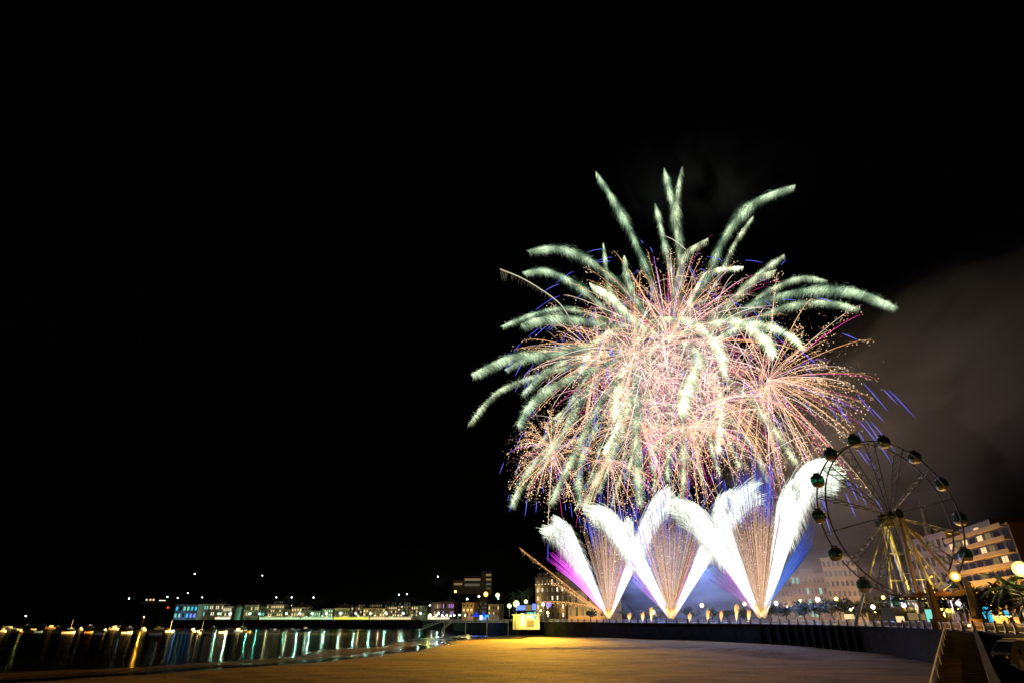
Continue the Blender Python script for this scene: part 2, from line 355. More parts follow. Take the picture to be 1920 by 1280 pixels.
for h, off in ((1.0, -.1), (.62, .05)):
    MB().path([hpt(i, h, off) for i in range(1, len(line) - 1)], .035, 6).build('rail', M['rail_paint'], hr)
for i in range(1, len(line) - 1, 3):
    MB().tube(hpt(i, 0, -.1), hpt(i, 1.0, -.1), .03, n=6).build('baluster', M['rail_paint'], hr)

# gate pillars at the head of the ramp
for px, Y, lab in ((1763, 109, 'tapered sandstone gate pillar at the head of the ramp, beside the handrail'), (1838, 101, 'tapered sandstone gate pillar at the head of the ramp, by the palm tree')):
    q = at(px, 1170, Y); q[2] = PROM
    t = thing('gate_pillar', q, lab, 'pillar', 'pillars flanking the head of the ramp')
    MB().box(q + (0, 0, .7), 1.8, 1.8, 1.4, .5).box(q + (0, 0, 1.52), 2.0, 2.0, .24, .5).build('base', M['pillar_stone'], t)
    MB().lathe(q + (0, 0, 1.64), [(.9, 0), (.78, .6), (.6, 3.2), (.46, 5.0), (.56, 5.05), (.56, 5.3), (.35, 5.4), (.08, 6.2)], 8).build('shaft', M['pillar_stone'], t)

# van parked on the lower pavement
VX = np.array([45.9, 58.2, 4.41])
van = thing('parked_van', VX, 'black van parked on the dark lower pavement beside the ramp', 'van')
vd = np.array([math.cos(.15), math.sin(.15), 0]); vn = np.array([-vd[1], vd[0], 0]); up = np.array([0, 0, 1.])
def vp(a_, c_, h): return VX + vd * a_ + vn * c_ + up * h
prof = [(-2.4, .35), (-2.45, 1.0), (-2.2, 1.25), (-1.45, 2.05), (-1.2, 2.15), (2.3, 2.2), (2.42, 1.9), (2.45, .4)]
b = MB(); b.add([vp(a_, s * (.95 - (.1 if h > 1.3 else 0)), h) for s in (-1, 1) for a_, h in prof], [tuple(range(8)), tuple(range(15, 7, -1))] + [(i, (i + 1) % 8 + 0, (i + 1) % 8 + 8, i + 8) for i in range(8)])
body = b.build('body', M['car_paint'], van)
for s in (-1, 1):
    for a_ in (-1.5, 1.55):
        wl = MB().tube(vp(a_, s * .8, .36), vp(a_, s * .99, .36), .36, n=18).build('wheel', M['rubber'], van)
        MB().tube(vp(a_, s * .985, .36), vp(a_, s * 1.0, .36), .2, n=12).build('rim', M['iron'], wl)
    MB().obox(vp(-1.2, s * .875, 1.3), vd * 1.1, -vn * s * .02, up * .6).obox(vp(.1, s * .875, 1.3), vd * 1.9, -vn * s * .02, up * .6).build('side_window', M['dark_glass'], van)
    MB().ball(vp(-2.42, s * .68, .85), .13, 10, 6).build('headlight', M['hull_white'], van)
    MB().box(vp(-1.25, s * 1.05, 1.3), .2, .22, .3, .15).build('wing_mirror', M['car_paint'], van)
MB().add([vp(-2.19, -.8, 1.3), vp(-2.19, .8, 1.3), vp(-1.5, .76, 2.03), vp(-1.5, -.76, 2.03)], [(0, 1, 2, 3)]).build('windscreen', M['dark_glass'], van)
MB().box(vp(-2.47, 0, .5), .12, 1.9, .2, .15).build('bumper', M['iron'], van)
MB().tube(vp(-.9, -.7, 2.27), vp(2.0, -.7, 2.27), .03, n=6).tube(vp(-.9, .7, 2.27), vp(2.0, .7, 2.27), .03, n=6).build('roof_rack', M['steel'], van)

# ------------------------------------------------------------------ jetty with stairs
JY = 330.; jx0, jx1 = JY * (826 - 960) / 1192., 4.
jt = thing('jetty', ((jx0 + jx1) / 2, JY, 0), 'narrow white jetty on slim posts with stairs, over the wet sand', 'jetty')
MB().box(((jx0 + jx1) / 2, JY, PROM - .25), jx1 - jx0, 3., .4).build('deck', M['concrete'], jt)
for q in np.linspace(jx0 + 2, jx1 - 6, 4):
    for dy in (-1.1, 1.1): MB().tube((q, JY + dy, -1), (q, JY + dy, PROM - .45), .16, n=8).build('post', M['concrete'], jt)
b = MB()
for dy in (-1.4, 1.4):
    b.tube((jx0, JY + dy, PROM + 1), (jx1, JY + dy, PROM + 1), .06, n=5).tube((jx0, JY + dy, PROM + .5), (jx1, JY + dy, PROM + .5), .035, n=5)
    for q in np.arange(jx0, jx1, 1.2): b.tube((q, JY + dy, PROM - .04), (q, JY + dy, PROM + 1), .04, n=5)
b.build('railing', M['rail_paint'], jt)
for (xa, za), (xb, zb), yy in (((jx0, PROM - .1), (jx0 - 9.5, 3.2), JY), ((jx0 + 6, PROM - .1), (jx0 + 1., 2.4), JY - 2.6)):
    st = MB(); k = 12
    for j in range(k): st.box((xa + (xb - xa) * (j + .5) / k, yy, za + (zb - za) * (j + .5) / k), abs(xb - xa) / k * .92, 1.6, .1)
    st.obox((xa, yy - .85, za - .3), (xb - xa, 0, zb - za), (0, .08, 0), (0, 0, .35)).obox((xa, yy + .77, za - .3), (xb - xa, 0, zb - za), (0, .08, 0), (0, 0, .35))
    sobj = st.build('stairs', M['concrete'], jt)
    hrb = MB()
    for dy in (-.85, .85):
        hrb.tube((xa, yy + dy, za + 1), (xb, yy + dy, zb + 1), .05, n=5)
        for j in range(k): hrb.tube((xa + (xb - xa) * j / k, yy + dy, za + (zb - za) * j / k), (xa + (xb - xa) * j / k, yy + dy, za + (zb - za) * j / k + 1), .03, n=4)
    hrb.build('stair_rail', M['rail_paint'], sobj)
MB().box((jx0 - 10.5, JY, 3.), 3., 3., .3).tube((jx0 - 11, JY - 1, -2), (jx0 - 11, JY - 1, 2.85), .15, n=7).tube((jx0 - 11, JY + 1, -2), (jx0 - 11, JY + 1, 2.85), .15, n=7).build('landing', M['concrete'], jt)

# ------------------------------------------------------------------ lamps
def lamp(px, py, Y, r, c, s, label, group='street lamps along the promenade', base=PROM, kind='globe', power=0, name='street_lamp', light_shield=False):
    if name == 'street_lamp': r *= 1.25; s /= 1.5
    q = at(px, py, Y); key = 'lamp_%s_%g' % ('_'.join('%g' % v for v in c), s)
    if key not in M:
        M[key] = emit('lamp_core', c, s * 3.2, True)
        m, N, L = new_mat('lamp_glass'); N.remove(N['Principled BSDF']); tr = N.new('ShaderNodeBsdfTransparent'); tr.inputs[0].default_value = (*[.25 + .75 * x for x in c], 1)
        em = N.new('ShaderNodeEmission'); em.inputs[0].default_value = (*[x ** 1.25 for x in c], 1); em.inputs[1].default_value = .75; ad = N.new('ShaderNodeAddShader')
        L.new(tr.outputs[0], ad.inputs[0]); L.new(em.outputs[0], ad.inputs[1]); L.new(ad.outputs[0], N['Material Output'].inputs[0]); m.cycles.emission_sampling = 'NONE'; M[key + 'g'] = m
    t = thing(name, (q[0], q[1], base), label, 'street lamp', group)
    rp = max(.05, r * .16)
    MB().tube((q[0], q[1], base), (q[0], q[1], base + .8), rp * 1.8, rp * 1.3, 8).tube((q[0], q[1], base + .8), (q[0], q[1], q[2] - r), rp, rp * .7, 8).build('post', M['iron'], t)
    gb = MB().ball(q, r, 12, 8).build('globe', M[key + 'g'], t, smooth=True); MB().ball(q, r * .56, 8, 5).build('bulb', M[key], gb, smooth=True)
    MB().lathe(q + (0, 0, r * .96), [(r * .45, 0), (r * .3, .12 * r), (r * .05, r * .35)], 8).build('cap', M['iron'], t)
    if light_shield: MB().box(q + (0, r * 1.35, .05), r * 5, .06, r * 5).box(q + (0, r * .2, r * 1.7), r * 3.4, r * 2.4, .06).build('light_shield', M['iron'], t)  # plates added behind and over the lamp to keep its light off the houses
    if power: light('POINT', q - (0, 0, r * 1.3), power, c, .2, t)
    return t
WHT, YEL, ORA, VIO, GRN = (1, .9, .72), (1, .68, .18), (1, .52, .08), (1, .85, 1), (.85, 1, .45)
lamp(1791, 1080, 122, .75, ORA, 90, 'large orange globe lamp in front of the legs of the ferris wheel')
lamp(1914, 1066, 88, .85, (1, .82, .4), 60, 'big pale yellow globe lamp rising behind the palm crown')
lamp(1656, 1119, 165, .42, ORA, 220, 'orange lamp glowing low between two legs of the ferris wheel')
lamp(1568, 1122, 200, .55, (1, .6, .06), 200, 'amber lamp in front of the pale flats, next to a white one')
lamp(1533, 1123, 190, .6, WHT, 260, 'bright white lamp over the tree row in front of the pale flats')
lamp(1501, 1125, 230, .36, YEL, 120, 'small amber lamp over the trees beside the third fountain')
lamp(1455, 1130, 205, .5, WHT, 170, 'white lamp close to the foot of the third fountain')
lamp(1396, 1131, 224, .6, YEL, 170, 'yellow lamp between the second and third firework fountains, nearer the third')
lamp(1316, 1134, 236, .6, (1, .8, .35), 200, 'pale yellow lamp between the second and third firework fountains, nearer the second')
lamp(1225, 1147, 262, .6, (1, .75, .4), 120, 'warm lamp beside the foot of the second firework fountain')
lamp(1637, 1137, 148, .42, WHT, 240, 'white lamp under the lowest lit gondola of the wheel')
lamp(1641, 1146, 190, .3, YEL, 40, 'dim yellow lamp among the trees below the wheel')
lamp(1695, 1134, 138, .38, VIO, 220, 'white lamp in the trees under the wheel axle')
lamp(1797, 1130, 118, .36, VIO, 180, 'cool white lamp between the two gate pillars')
lamp(1595, 1142, 165, .28, (.9, 1, .5), 120, 'little greenish lamp on the promenade in front of the trees')
lamp(1817, 1172, 101, .22, (1, .55, .12), 160, 'low orange lamp at the foot of the second gate pillar, beside the ramp', 'lamps at the head of the ramp')
q = np.array([51., 36., 12.5]); t = thing('street_lamp', (51, 36, PROM), 'orange street lamp outside the picture that lights the ramp and the black van', 'street lamp', 'street lamps along the promenade')
MB().tube((51, 36, PROM), (51, 36, 12.1), .13, .08, 8).build('post', M['iron'], t); M['amber'] = emit('amber_lamp', (1, .5, .08), 3500, True); MB().ball(q, .35, 8, 5).build('globe', M['amber'], t, smooth=True)
# floodlights on the beach kiosk
for px, py, r, lab in ((968, 1131, 1.25, 'brightest floodlight above the beach kiosk sign'), (955, 1135, .85, 'small greenish floodlight at the seaward corner of the beach kiosk'),
                       (986, 1127, .75, 'upper green floodlight above the beach kiosk roof'), (1018, 1132, .8, 'yellow floodlight between the beach kiosk and the grand hotel'),
                       (1007, 1165, .6, 'low white floodlight beside the kiosk wall at railing height'), (1027, 1147, .5, 'warm lamp under the blue sign by the grand hotel'), (1014, 1144, .35, 'small warm lamp between kiosk and grand hotel')):
    lamp(px, py, 299 if px < 1000 else 312, r, GRN if px < 1000 else (1, .88, .35), 90, lab, 'floodlights around the beach kiosk')

# ------------------------------------------------------------------ buildings
def building(name, label, p0, p1, depth, z0, z1, wall, rows, cols, lit=('win_dark',), group=None, cornice=True, roof=None, bands=0, wsz=(.5, .55), dormers=0, cat='building', seed=0, first=1.2, wframe=True):
    """front wall from p0 to p1 in plan, seen from the sea; returns the thing and its frame of reference"""
    rr = random.Random(seed or sum(map(ord, label))); p0, p1 = np.array(p0, float), np.array(p1, float)
    u = p1 - p0; W = np.linalg.norm(u); u /= W; n = np.array([u[1], -u[0]])
    if n @ (-(p0 + p1) / 2) < 0: n = -n
    t = thing(name, (*((p0 + p1) / 2), z0), label, cat, group)
    U, Nn, K = np.array([*u, 0]), np.array([*n, 0]), np.array([0, 0, 1.]); O = np.array([*p0, z0]); H = z1 - z0
    b = MB().obox(O, U * W, -Nn * depth, K * H); b.build('wall', walls[wall], t)
    ch = (H - first) / rows; cw = W / cols
    for i in range(rows):
        for j in range(cols):
            ww, wh = cw * wsz[0], ch * wsz[1]; o = O + U * (cw * (j + .5) - ww / 2) + K * (first + ch * i + ch * .2)
            k = rr.choice(lit); g = M['dark_glass'] if k == 'win_dark' else M[k]
            fr = MB()
            if wframe:
                f = min(.14, ww * .12)
                fr.obox(o - U * f + Nn * .003 - K * f, U * (ww + 2 * f), Nn * .1, K * f, 0).obox(o - U * f + Nn * .003 + K * wh, U * (ww + 2 * f), Nn * .1, K * f, 0)
                fr.obox(o - U * f + Nn * .003, U * f, Nn * .1, K * wh, 0).obox(o + U * ww + Nn * .003, U * f, Nn * .1, K * wh, 0)
                fr.obox(o + U * (ww / 2 - .04) + Nn * .02, U * .08, Nn * .05, K * wh, 0)
            fr.quad(o + Nn * .02, o + U * ww + Nn * .02, o + U * ww + K * wh + Nn * .02, o + K * wh + Nn * .02, 1)
            fr.build('window', [walls[wall] if wall in ('tan', 'brown', 'dark') else walls['sand'] if wall == 'white' else walls['white'], g], t)
    if cornice: MB().obox(O - U * .4 + K * H + Nn * .4, U * (W + .8), -Nn * (depth + .8), K * .45).build('cornice', walls[wall], t)
    for i in range(1, bands + 1):                                   # balcony slabs with parapets
        zb = first + ch * i - ch * .08
        if i < rows + 1 and zb < H: MB().obox(O + U * W * .03 + Nn * .005 + K * zb, U * W * .94, Nn * 1.3, K * .2).obox(O + U * W * .03 + Nn * 1.2 + K * (zb + .2), U * W * .94, Nn * .1, K * .8).build('balcony', walls['cream' if wall != 'tan' else 'tan'], t)
    if roof == 'hip':
        e = .3; a0 = O - U * e + Nn * e + K * (H + .45); sx, sy = U * (W + 2 * e), -Nn * (depth + 2 * e); rh = min(depth, W) * .28
        r0 = a0 + sy * .5 + sx * min(.35, depth / W * .4) + K * rh; r1 = a0 + sy * .5 + sx * (1 - min(.35, depth / W * .4)) + K * rh
        ro = MB().add([a0, a0 + sx, a0 + sx + sy, a0 + sy, r0, r1], [(0, 1, 5, 4), (1, 2, 5), (2, 3, 4, 5), (3, 0, 4), (3, 2, 1, 0)]).build('roof', M['roof_tile'], t)
        MB().box(r0 * .6 + r1 * .4 + K * .5, 1., .8, 2.).build('chimney', walls['brown'], ro)
    if roof == 'flat':
        MB().obox(O + U * W * .25 - Nn * depth * .3 + K * (H + .45), U * W * .4, -Nn * depth * .4, K * 2.4).build('roof_house', walls[wall], t)
    for i in range(dormers):
        q = O + U * W * (i + .5) / dormers - Nn * .5 + K * (H + .5); MB().obox(q - U * .9, U * 1.8, -Nn * 2, K * 2.2).build('dormer', walls[wall], t)
    return t, O, U, Nn, K, W, H
def plan(px, Y): return np.array([Y * (px - 960) / 1192., Y])
def top_z(px, py, Y): return float(at(px, py, Y)[2])

# harbour front: a row of floodlit houses on the quay
Q = [  # px0, px1, top py, wall, rows, cols, lit windows, roof, label
    (366, 384, 1132, 'white', 2, 4, ('win_teal', 'win_dark'), None, 'narrow white house with teal lit windows next to the blue aquarium'),
    (386, 412, 1132, 'cream', 2, 7, ('win_dark', 'win_white'), 'hip', 'cream harbour house with two rows of small bright windows'),
    (412, 440, 1137, 'white', 2, 7, ('win_white', 'win_dark'), None, 'low white arcade house glaring at the foot of the harbour tower'),
    (452, 480, 1134, 'cream', 2, 7, ('win_dark', 'win_warm'), 'hip', 'cream house with dark windows just past the harbour tower'),
    (483, 492, 1137, 'green', 2, 3, ('win_dark', 'win_teal'), None, 'slim green tinted house between two cream harbour houses'),
    (494, 527, 1133, 'cream', 3, 8, ('win_dark', 'win_warm'), 'flat', 'tallest cream harbour house with a lit flat cornice'),
    (530, 541, 1142, 'brown', 2, 3, ('win_dim',), None, 'small brown house squeezed beside the cream harbour houses'),
    (542, 572, 1138, 'sand', 2, 6, ('win_dark', 'win_warm'), 'hip', 'sand coloured house with a tiled hip roof on the quay'),
    (574, 598, 1145, 'green', 1, 6, ('win_teal', 'win_dark', 'win_green'), None, 'lowest house on the quay with teal lit shop fronts'),
    (600, 621, 1141, 'grey', 2, 5, ('win_dark', 'win_green'), None, 'grey house with greenish light on its front'),
    (624, 653, 1140, 'ochre', 1, 7, ('win_dark', 'win_dim'), 'hip', 'ochre single storey hall glowing yellow on the quay'),
    (655, 676, 1137, 'dark', 3, 5, ('win_dim', 'win_dark', 'win_warm'), None, 'dark tenement with few lit windows behind the quay'),
    (678, 720, 1140, 'ochre', 2, 8, ('win_dark', 'win_dark', 'win_warm'), None, 'long ochre house with rows of dark windows on the quay'),
    (722, 742, 1136, 'brown', 3, 5, ('win_dim', 'win_warm', 'win_dark'), None, 'brown tenement with scattered warm windows'),
    (743, 764, 1134, 'dark', 4, 4, ('win_white', 'win_dark', 'win_dim', 'win_dark'), None, 'dark tenement with four bright white windows'),
    (765, 799, 1136, 'brown', 3, 8, ('win_dim', 'win_dark', 'win_warm', 'win_dark'), None, 'wide brown tenement at the landward end of the quay'),
]
def quay_y(px): return float(np.interp(px, [300, 330, 480, 640, 790, 850], [590, 575, 560, 545, 520, 470]))
for i, (a_, c_, py, wl, rw_, cl, lt, rf, lab) in enumerate(Q):
    Y0, Y1 = quay_y(a_) + 17, quay_y(c_) + 17
    building('harbour_house', lab, plan(a_, Y0), plan(c_, Y1), 10, PROM, top_z((a_ + c_) / 2, py, Y0), wl, rw_, cl, lt, 'houses along the harbour quay', roof=rf, seed=i + 5, first=2.6)
# second row, dark tenements just above the roofs
for i, (a_, c_, py, cl, lt, lab) in enumerate(((626, 660, 1133, 8, ('win_dim', 'win_dark'), 'long dark block with a dimly lit top floor behind the ochre hall'),
                                             (668, 735, 1131, 16, ('win_faint', 'win_dark', 'win_dim'), 'widest dark block rising behind the ochre harbour houses'),
                                             (700, 790, 1127, 20, ('win_faint', 'win_dark', 'win_dark'), 'farthest dark block on the slope above the brown tenements'))):
    Y0 = 588 + 14 * i; building('tenement', lab, plan(a_, Y0), plan(c_, Y0), 9, PROM, top_z((a_ + c_) / 2, py, Y0), 'dark', 4, cl, lt, 'dark tenements behind the quay', seed=i + 40, wframe=False)
# aquarium, blue lit
t, O, U, Nn, K, W, H = building('aquarium', 'low aquarium building washed in blue light at the end of the quay', plan(321, 583), plan(364, 580), 10, PROM, top_z(340, 1133, 580), 'white', 2, 6, ('sign_blue', 'win_teal', 'win_dark', 'sign_cyan'), seed=3, first=.8)
q = at(315, 1138, 580); MB().box(q, 1.6, 1., 1.6).build('red_lamp_panel', M['sign_red'], t)
light('POINT', O + U * W * .4 + Nn * 6 + K * 2, 800, (.15, .4, 1), .3, t)
# terrace restaurant on the rock
q0, q1 = at(264, 1127, 590), at(312, 1127, 590)
tt = thing('terrace_restaurant', (*q0[:2], q0[2] - 4), 'small terrace with three warm lights on the rock beyond the quay', 'restaurant')
MB().obox(q0 - (0, 0, 3.), q1 - q0, (0, 8, 0), (0, 0, 2.6)).build('wall', walls['dark'], tt); MB().obox(q0 + (0, -.5, -.38), q1 - q0, (0, 9, 0), (0, 0, .4)).build('terrace_slab', walls['pink'], tt)
for px in (275, 282, 288): MB().ball(at(px, 1123.5, 589), .9, 8, 5).build('lamp', M['win_warm'], tt)
MB().obox(at(298, 1125.5, 589), (6, 0, 0), (0, .3, 0), (0, 0, .7)).build('window', M['win_white'], tt)
rk = MB().lathe((-333, 612, -1), [(33, 0), (29, 7), (24, 14), (16, 20.5)], 14); tag(struct(rk, 'rock', M['hill']))
# round harbour tower
q = at(446, 1134, 566); t = thing('harbour_tower', (q[0], q[1], PROM), 'dark round tower standing taller than the harbour houses', 'tower')
MB().lathe((q[0], q[1], PROM), [(4.2, 0), (3.8, 9), (4.3, 9.2), (4.3, 10.2)], 14).build('shaft', walls['grey'], t); MB().lathe((q[0], q[1], PROM + 10.2), [(3.6, 0), (2.5, 1.6), (.3, 2.8)], 14).build('roof', M['roof_tile'], t)
q = at(537, 1126, 590); t = thing('church_tower', (q[0], q[1], PROM), 'square dark church tower behind the harbour houses', 'tower')
MB().box((q[0], q[1], PROM + 9), 8, 8, 18).build('shaft', walls['dark'], t); MB().lathe((q[0], q[1], PROM + 18), [(5, 0), (3, 1.5), (.3, 3.)], 4).build('roof', M['roof_tile'], t)

# quay lamps whose light runs down the water
TEAL = (.62, 1., .82)
QL = [(410, 'green'), (431, 'big'), (468, 'green'), (486, 'green'), (537, 'green'), (562, 'big'), (585, 'big'), (612, 'teal'), (639, 'teal'), (667, 'teal'), (695, 'big'), (724, 'big'), (756, 'big'), (788, 'big'), (822, 'big')]
for i, (px, k) in enumerate(QL):
    Y = quay_y(px) + 3.2; q = plan(px, Y); py = 1157 - (12. - EYE) * 1192 / Y
    c = TEAL if k != 'green' else (.35, 1, .75); s = {'big': 1100, 'teal': 700, 'green': 420}[k]
    lamp(px, py, Y, .36, c, s * 1.5, 'teal white lamp on the harbour quay throwing a streak on the water', 'lamps along the harbour quay', name='quay_lamp', light_shield=True)
lamp(270, 1156, 470, .3, (1, .62, .08), 2500, 'yellow beacon on a post whose streak crosses the moored boats', None, base=-1., name='beacon')
lamp(48, 1154, 620, .22, (.9, 1, .5), 400, 'lone pale beacon on a post far out beyond the moored boats', None, base=-1., name='beacon')
# quay-side shelters: long lit fronts between houses and water
for i, (a_, c_, mt) in enumerate(((400, 440, 'win_white'), (484, 560, 'win_green'), (562, 622, 'win_green'), (624, 690, 'sign_yellow'), (692, 770, 'win_warm'), (801, 842, 'win_white'))):
    Y0, Y1 = quay_y(a_) + 5.5, quay_y(c_) + 5.5; p0, p1 = plan(a_, Y0), plan(c_, Y1); U = np.array([*(p1 - p0), 0.])
    lab = ['white lit arcade at the seaward end of the quay', 'green lit awnings in front of the cream harbour houses', 'teal lit awnings in front of the lowest house', 'yellow lit awnings before the ochre hall', 'warm lit awnings before the brown tenements', 'white lit awnings where the quay meets the jetty'][i]
    t = thing('quay_arcade', (*((p0 + p1) / 2), PROM), lab, 'arcade', 'lit awnings along the quay')
    MB().obox((*p0, PROM + 2.5), U, (0, 3, 0), (0, 0, .25)).build('awning', walls['white'], t)
    k = max(4, int(np.linalg.norm(U) / 3))
    for j in range(k + 1): MB().tube((*(p0 + (p1 - p0) * j / k), PROM), (*(p0 + (p1 - p0) * j / k), PROM + 2.5), .1, n=6).build('column', walls['white'], t)
    MB().obox((*p0, PROM + .5), U, (0, .1, 0), (0, 0, 1.5)).build('counter', [M[mt]], t)
    for j in range(2): light('POINT', (*(p0 + (p1 - p0) * (j + .5) / 2 + (0, -2.5)), PROM + 3.4), 1400, [(1, .95, .55), (.95, 1, .45), (.6, 1, .6), (1, .8, .3), (1, .7, .35), (1, .95, .8)][i], .25, t)

# modern block on the hillside
Y = 620.; t = thing('hillside_block', (*plan(885, Y), 12), 'flat roofed modern block with pale window bands on the dark hillside', 'building')
for nm, a_, c_, p0_, p1_ in (('low_wing', 848, 871, 1086, 1112), ('main_wing', 869, 903, 1079, 1112), ('stair_tower', 902, 923, 1070, 1112)):
    A, B = at(a_, p1_, Y), at(c_, p0_, Y); MB().box(((A[0] + B[0]) / 2, Y + 8, (A[2] + B[2]) / 2), B[0] - A[0], 14 + (c_ % 3), B[2] - A[2]).build(nm, walls['dark'], t)
for a_, c_, py, hgt, mt in ((851, 867, 1094, 4, 'win_dim'), (871, 901, 1085.5, 4, 'win_dim'), (871, 900, 1095.5, 5, 'win_faint'), (911, 921, 1077, 4, 'win_dim'), (911, 921, 1085.5, 4, 'win_dim'), (911, 921, 1094, 4, 'win_faint'), (912, 920, 1102, 3, 'win_faint')):
    A, B = at(a_, py + hgt / 2, Y), at(c_, py - hgt / 2, Y); n_ = max(2, int((c_ - a_) / 3)); fr = MB()
    fr.obox((A[0], Y - .4, A[2]), (B[0] - A[0], 0, 0), (0, .3, 0), (0, 0, B[2] - A[2]), 0)
    for j in range(n_ + 1): fr.box((A[0] + (B[0] - A[0]) * j / n_, Y - .45, (A[2] + B[2]) / 2), .12, .25, B[2] - A[2], 0, 1)
    fr.build('window_band', [M[mt], walls['dark']], t)
for px, py, r, c, s, lab in ((854, 1108, 1.0, YEL, 14, 'yellow lamp below the low wing of the hillside block'), (876, 1122, .8, WHT, 16, 'white lamp on the slope under the hillside block'),
                             (898, 1117, .9, WHT, 18, 'white lamp beside the glowing bush on the slope'), (911, 1113, 1.9, YEL, 7, 'broad yellow lamp glowing in the bushes of the slope'), (933, 1115, 1.7, GRN, 8, 'greenish lamp glowing in the bushes near the kiosk'), (934, 1121, .6, TEAL, 10, 'tiny teal lamp under the greenish one on the slope')):
    q = at(px, py, 600); lamp(px, py, 600, r, c, s, lab, 'lamps on the slope', base=q[2] - 6)
# old town fronts behind the jetty
for i, (a_, c_, py, wl, rw_, cl, lt, lab, Y0) in enumerate(((806, 826, 1129, 'pink', 2, 7, ('win_dim', 'win_dark', 'win_warm'), 'row house with a string of lit attic windows', 520), (828, 850, 1128, 'brown', 2, 6, ('win_faint', 'sign_violet', 'win_dark'), 'brown house with a violet lit window', 515),
                                              (865, 887, 1130, 'ochre', 3, 3, ('win_dark', 'win_warm'), 'ochre town house with three storeys behind the tents', 470), (889, 912, 1128, 'dark', 4, 5, ('win_faint', 'win_dark'), 'dark town house behind the blue tent', 480),
                                              (915, 936, 1133, 'cream', 2, 5, ('win_dark', 'win_warm'), 'cream house with a row of tall dark windows above the tents', 460))):
    building('town_house', lab, plan(a_, Y0), plan(c_, Y0 - 3), 9, PROM, top_z((a_ + c_) / 2, py, Y0), wl, rw_, cl, lt, 'town houses behind the jetty', seed=i + 60, roof='hip' if i % 2 else None, first=2.5)
light('POINT', (*plan(878, 455), PROM + 5), 6000, (1, .7, .2), .4, name='lamp_light').parent = None
# tents by the jetty
for i, (px, py, s_, m_, lab) in enumerate(((893, 1152, 7., 'tent', 'large blue lit tent behind the jetty'), (907, 1154, 5.5, 'tent', 'smaller blue tent next to the cyan sign'), (921, 1151, 6.5, 'white', 'white tent beside the blue ones'), (868, 1154, 6., 'dark', 'dark green tent at the seaward side of the blue tents'))):
    q = plan(px, 345 + 6 * i); mt = M['tent'] if m_ == 'tent' else walls['white' if m_ == 'white' else 'green']
    t = thing('tent', (*q, PROM), lab, 'tent', 'tents behind the jetty'); b = MB(); h = s_ / 2
    b.add([(q[0] + sx * h, q[1] + sy * h, PROM + 2.4) for sx, sy in ((-1, -1), (1, -1), (1, 1), (-1, 1))] + [(q[0] + sx * h * .35, q[1] + sy * h * .35, PROM + 3.6) for sx, sy in ((-1, -1), (1, -1), (1, 1), (-1, 1))] + [(q[0], q[1], PROM + 5)],
          [(0, 1, 5, 4), (1, 2, 6, 5), (2, 3, 7, 6), (3, 0, 4, 7), (4, 5, 8), (5, 6, 8), (6, 7, 8), (7, 4, 8)])
    b.build('canopy', mt, t)
    for sx, sy in ((-1, -1), (1, -1), (1, 1), (-1, 1)): MB().tube((q[0] + sx * h, q[1] + sy * h, PROM), (q[0] + sx * h, q[1] + sy * h, PROM + 2.4), .07, n=6).build('pole', M['rail_paint'], t)
    if i < 2: light('POINT', (*(q - (0, h + 1.5)), PROM + 2.), 1800, (.1, .25, 1), .2, t)
for px, py, w_, h_, mt, lab in ((902, 1157, 5, 8, 'sign_white', 'white lit sign panel beside the blue tent'), (909, 1159, 6, 4, 'sign_blue', 'bright blue low sign at the jetty railing'), (913, 1154, 6, 4, 'sign_cyan', 'cyan lit panel between the tents')):
    A = at(px, py, 334); k = mpp(py, 334); t = thing('lit_sign', (A[0], A[1], PROM), lab, 'sign', 'lit signs by the jetty')
    MB().box(A, w_ * k, .15, h_ * k).build('panel', M[mt], t); MB().tube((A[0], A[1] + .15, PROM), (A[0], A[1] + .15, A[2]), .06, n=6).build('post', M['iron'], t)
# crowd of lit stalls behind the jetty
for i, (px, c, lab) in enumerate(((806, GRN, 'green yellow lamp where the quay meets the jetty'), (818, VIO, 'violet white lamp over the jetty stairs'), (838, WHT, 'white lamp over the middle of the jetty'), (845, TEAL, 'pale teal lamp over the middle of the jetty'), (852, TEAL, 'teal lamp before the ochre town house'), (861, GRN, 'greenish lamp beside the dark green tent'), (829, VIO, 'cool lamp between the stairs and the middle of the jetty'), (872, WHT, 'white lamp hanging before the dark green tent'))):
    lamp(px, 1153.5 - (i % 3) * .8, 352, .42 if i else .9, c, 60, lab, 'lamps behind the jetty')

# hill lamps
for i, (px, py) in enumerate(((365, 1075), (492, 1078), (352, 1111), (379, 1119), (314, 1118), (333, 1120), (518, 1119), (547, 1119), (588, 1119), (546, 1134), (748, 1114), (763, 1113), (747, 1130), (821, 1080), (242, 1121), (806, 1134))):
    best = None
    for Y in np.arange(640, 900, 4.):
        q = at(px, py, Y); dz = abs(q[2] - 5 - float(hill_z(q[0], q[1])));
        if best is None or dz < best[0]: best = (dz, Y, q)
    q = best[2]; lamp(px, py, best[1], .75, (.9, 1, .95), 7, 'small white lamp alone on the dark hill above the harbour', 'lamps dotted over the dark hill', base=min(q[2] - 5, float(hill_z(q[0], q[1]))), name='hill_lamp')

